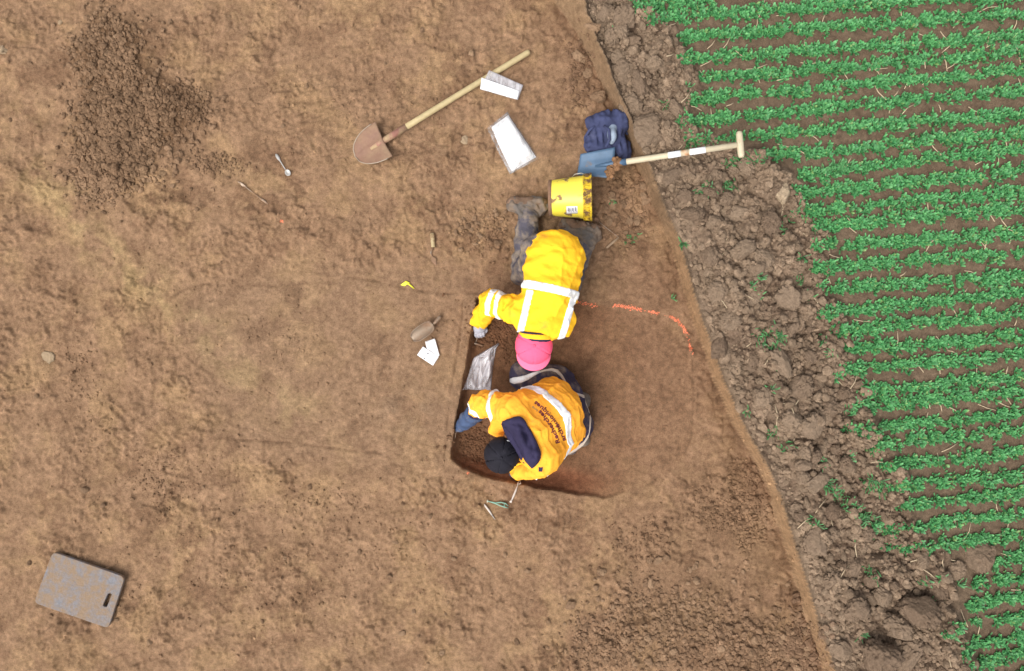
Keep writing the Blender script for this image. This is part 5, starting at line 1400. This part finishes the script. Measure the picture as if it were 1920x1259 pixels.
cr = F.ell(c2, (.102, .106, .102)) + .0045 * np.exp(-(np.abs(((ang / (math.pi / 3) + .2) % 1) - .5) / .035) ** 2) + .002 * F.wr(44, 40)
cr = mx(cr, -(F.plane(c2, (.10, .02, 1)) + .055), -F.ell(c2 - (0, 0, .004), (.096, .100, .096)))
BLKC = simple('black_cap_cloth', C(38, 36, 46), .85, spec=.25, vary=.25, vscale=30, mud=C(70, 66, 76), mud_scale=20, mud_lo=.55, mud_hi=.8)
cap2 = put('cap', F.mesh(cr), BLKC, p2)
put('button', tube([c2 + (0, 0, .099), c2 + (0, 0, .105)], [.009, .006], 10), BLKC, cap2)
m_, n_ = 10, 15; Gd = np.zeros((m_, n_, 3)); az0 = math.atan2(-.18, -.50)
for i in range(m_):
    for j in range(n_):
        u = i / (m_ - 1); v = (j / (n_ - 1) - .5) * 2; a = az0 + v * .9; rr = .090 - .004 * u
        Gd[i, j] = c2 + np.array((math.cos(a) * rr, math.sin(a) * rr, -.050 - .05 * u))
put('visor', sheet(Gd, .004), BLKC, cap2)
lgp = [J(951, 824, .52), J(955.5, 822.5, .52), J(956.5, 826, .50), J(952.5, 827.5, .51)]
def on_cap(p, off=.003):
    d = p - c2; d = d / np.linalg.norm(d / np.array((.102, .106, .102))); return c2 + d * (1 + off / .1)
put('emblem', sheet(quadgrid(*[on_cap(J(a, b, .545), .006) for a, b in ((950.5, 824.5), (956, 821.5), (958, 825), (952, 828))], 5, 5), .002), simple('white_emblem', (.75, .75, .76), .6), cap2)
put('emblem_mark', sheet(quadgrid(*[on_cap(J(a, b, .545), .010) for a, b in ((953, 824.5), (955, 823.5), (956, 825), (954, 826))], 4, 4), .001), BLK, cap2)
pk = thing('pick', 'thin rusty wire pick under the blue work glove at the pit wall', 'pick', G(854, 818))
put('rod', tube([pv2 + np.array((-.012, -.008, -.045)), G(855, 812, .010), G(853, 823, .006)], [.003, .0025, .0018], 6), LT, pk)

# ================================================================== NAVY TOTE BAG
tb_ = thing('tote_bag', 'slumped navy blue fabric tote bag against the trench side', 'bag', G(1138, 258))
gz = G(1138, 258)[2]
F = Field([J(1100, 220, .0), J(1180, 300, .26)], .05, .006)
bx = smin(F.cap(J(1118, 232, gz + .10), J(1165, 232, gz + .12), .058), F.cap(J(1115, 270, gz + .07), J(1163, 280, gz + .09), .062), F.cap(J(1128, 228, gz + .09), J(1125, 280, gz + .06), .06), F.cap(J(1163, 230, gz + .10), J(1166, 285, gz + .07), .050), k=.04)
bx = bx + .010 * F.wr(111, 38, 6) + .007 * F.wr(112, 75, 6, (1, .3, 0)) + .003 * F.wr(113, 150, 5)
bx = np.maximum(bx, -F.ell(J(1150, 255, gz + .19), (.055, .075, .06)))                      # open mouth
bx = np.maximum(bx, gz - .01 - F.P[..., 2])
BAGM = simple('navy_tote_cloth', C(76, 82, 118), .85, spec=.2, vary=.3, vscale=12, mud=C(110, 112, 138), mud_scale=9, mud_lo=.55, mud_hi=.8, bumps=.2, bscale=120)
put('body', F.mesh(bx), BAGM, tb_)
put('strap', tube([J(1115, 236, gz + .16), J(1104, 246, gz + .15), J(1097, 258, gz + .10), J(1098, 270, gz + .05), J(1106, 283, gz + .04), J(1116, 288, gz + .06)], [.008, .009, .009, .009, .009, .008], 8, .5), BAGM, tb_)
put('strap', tube([J(1132, 236, gz + .19), J(1142, 243, gz + .215), J(1143, 262, gz + .20), J(1136, 276, gz + .165)], [.008, .009, .009, .008], 8, .5), BAGM, tb_)
put('buckle', box(J(1107, 276, gz + .055), .02, .014, .008, (.5, -1, 0)), SILV, tb_)
F = Field([J(1146, 242, gz + .16), J(1150, 270, gz + .16)], .05, .005)
lb = put('cloth_pouch', F.mesh(smin(F.ell(J(1148, 253, gz + .165), (.030, .050, .040)), F.cap(J(1146, 268, gz + .15), J(1149, 240, gz + .15), .014, .026), k=.02) + .003 * F.wr(120, 60)), simple('light_blue_cloth', C(170, 186, 206), .7, vary=.1)); tag(lb, 'light blue cloth pouch poking out of the navy tote bag', 'pouch')
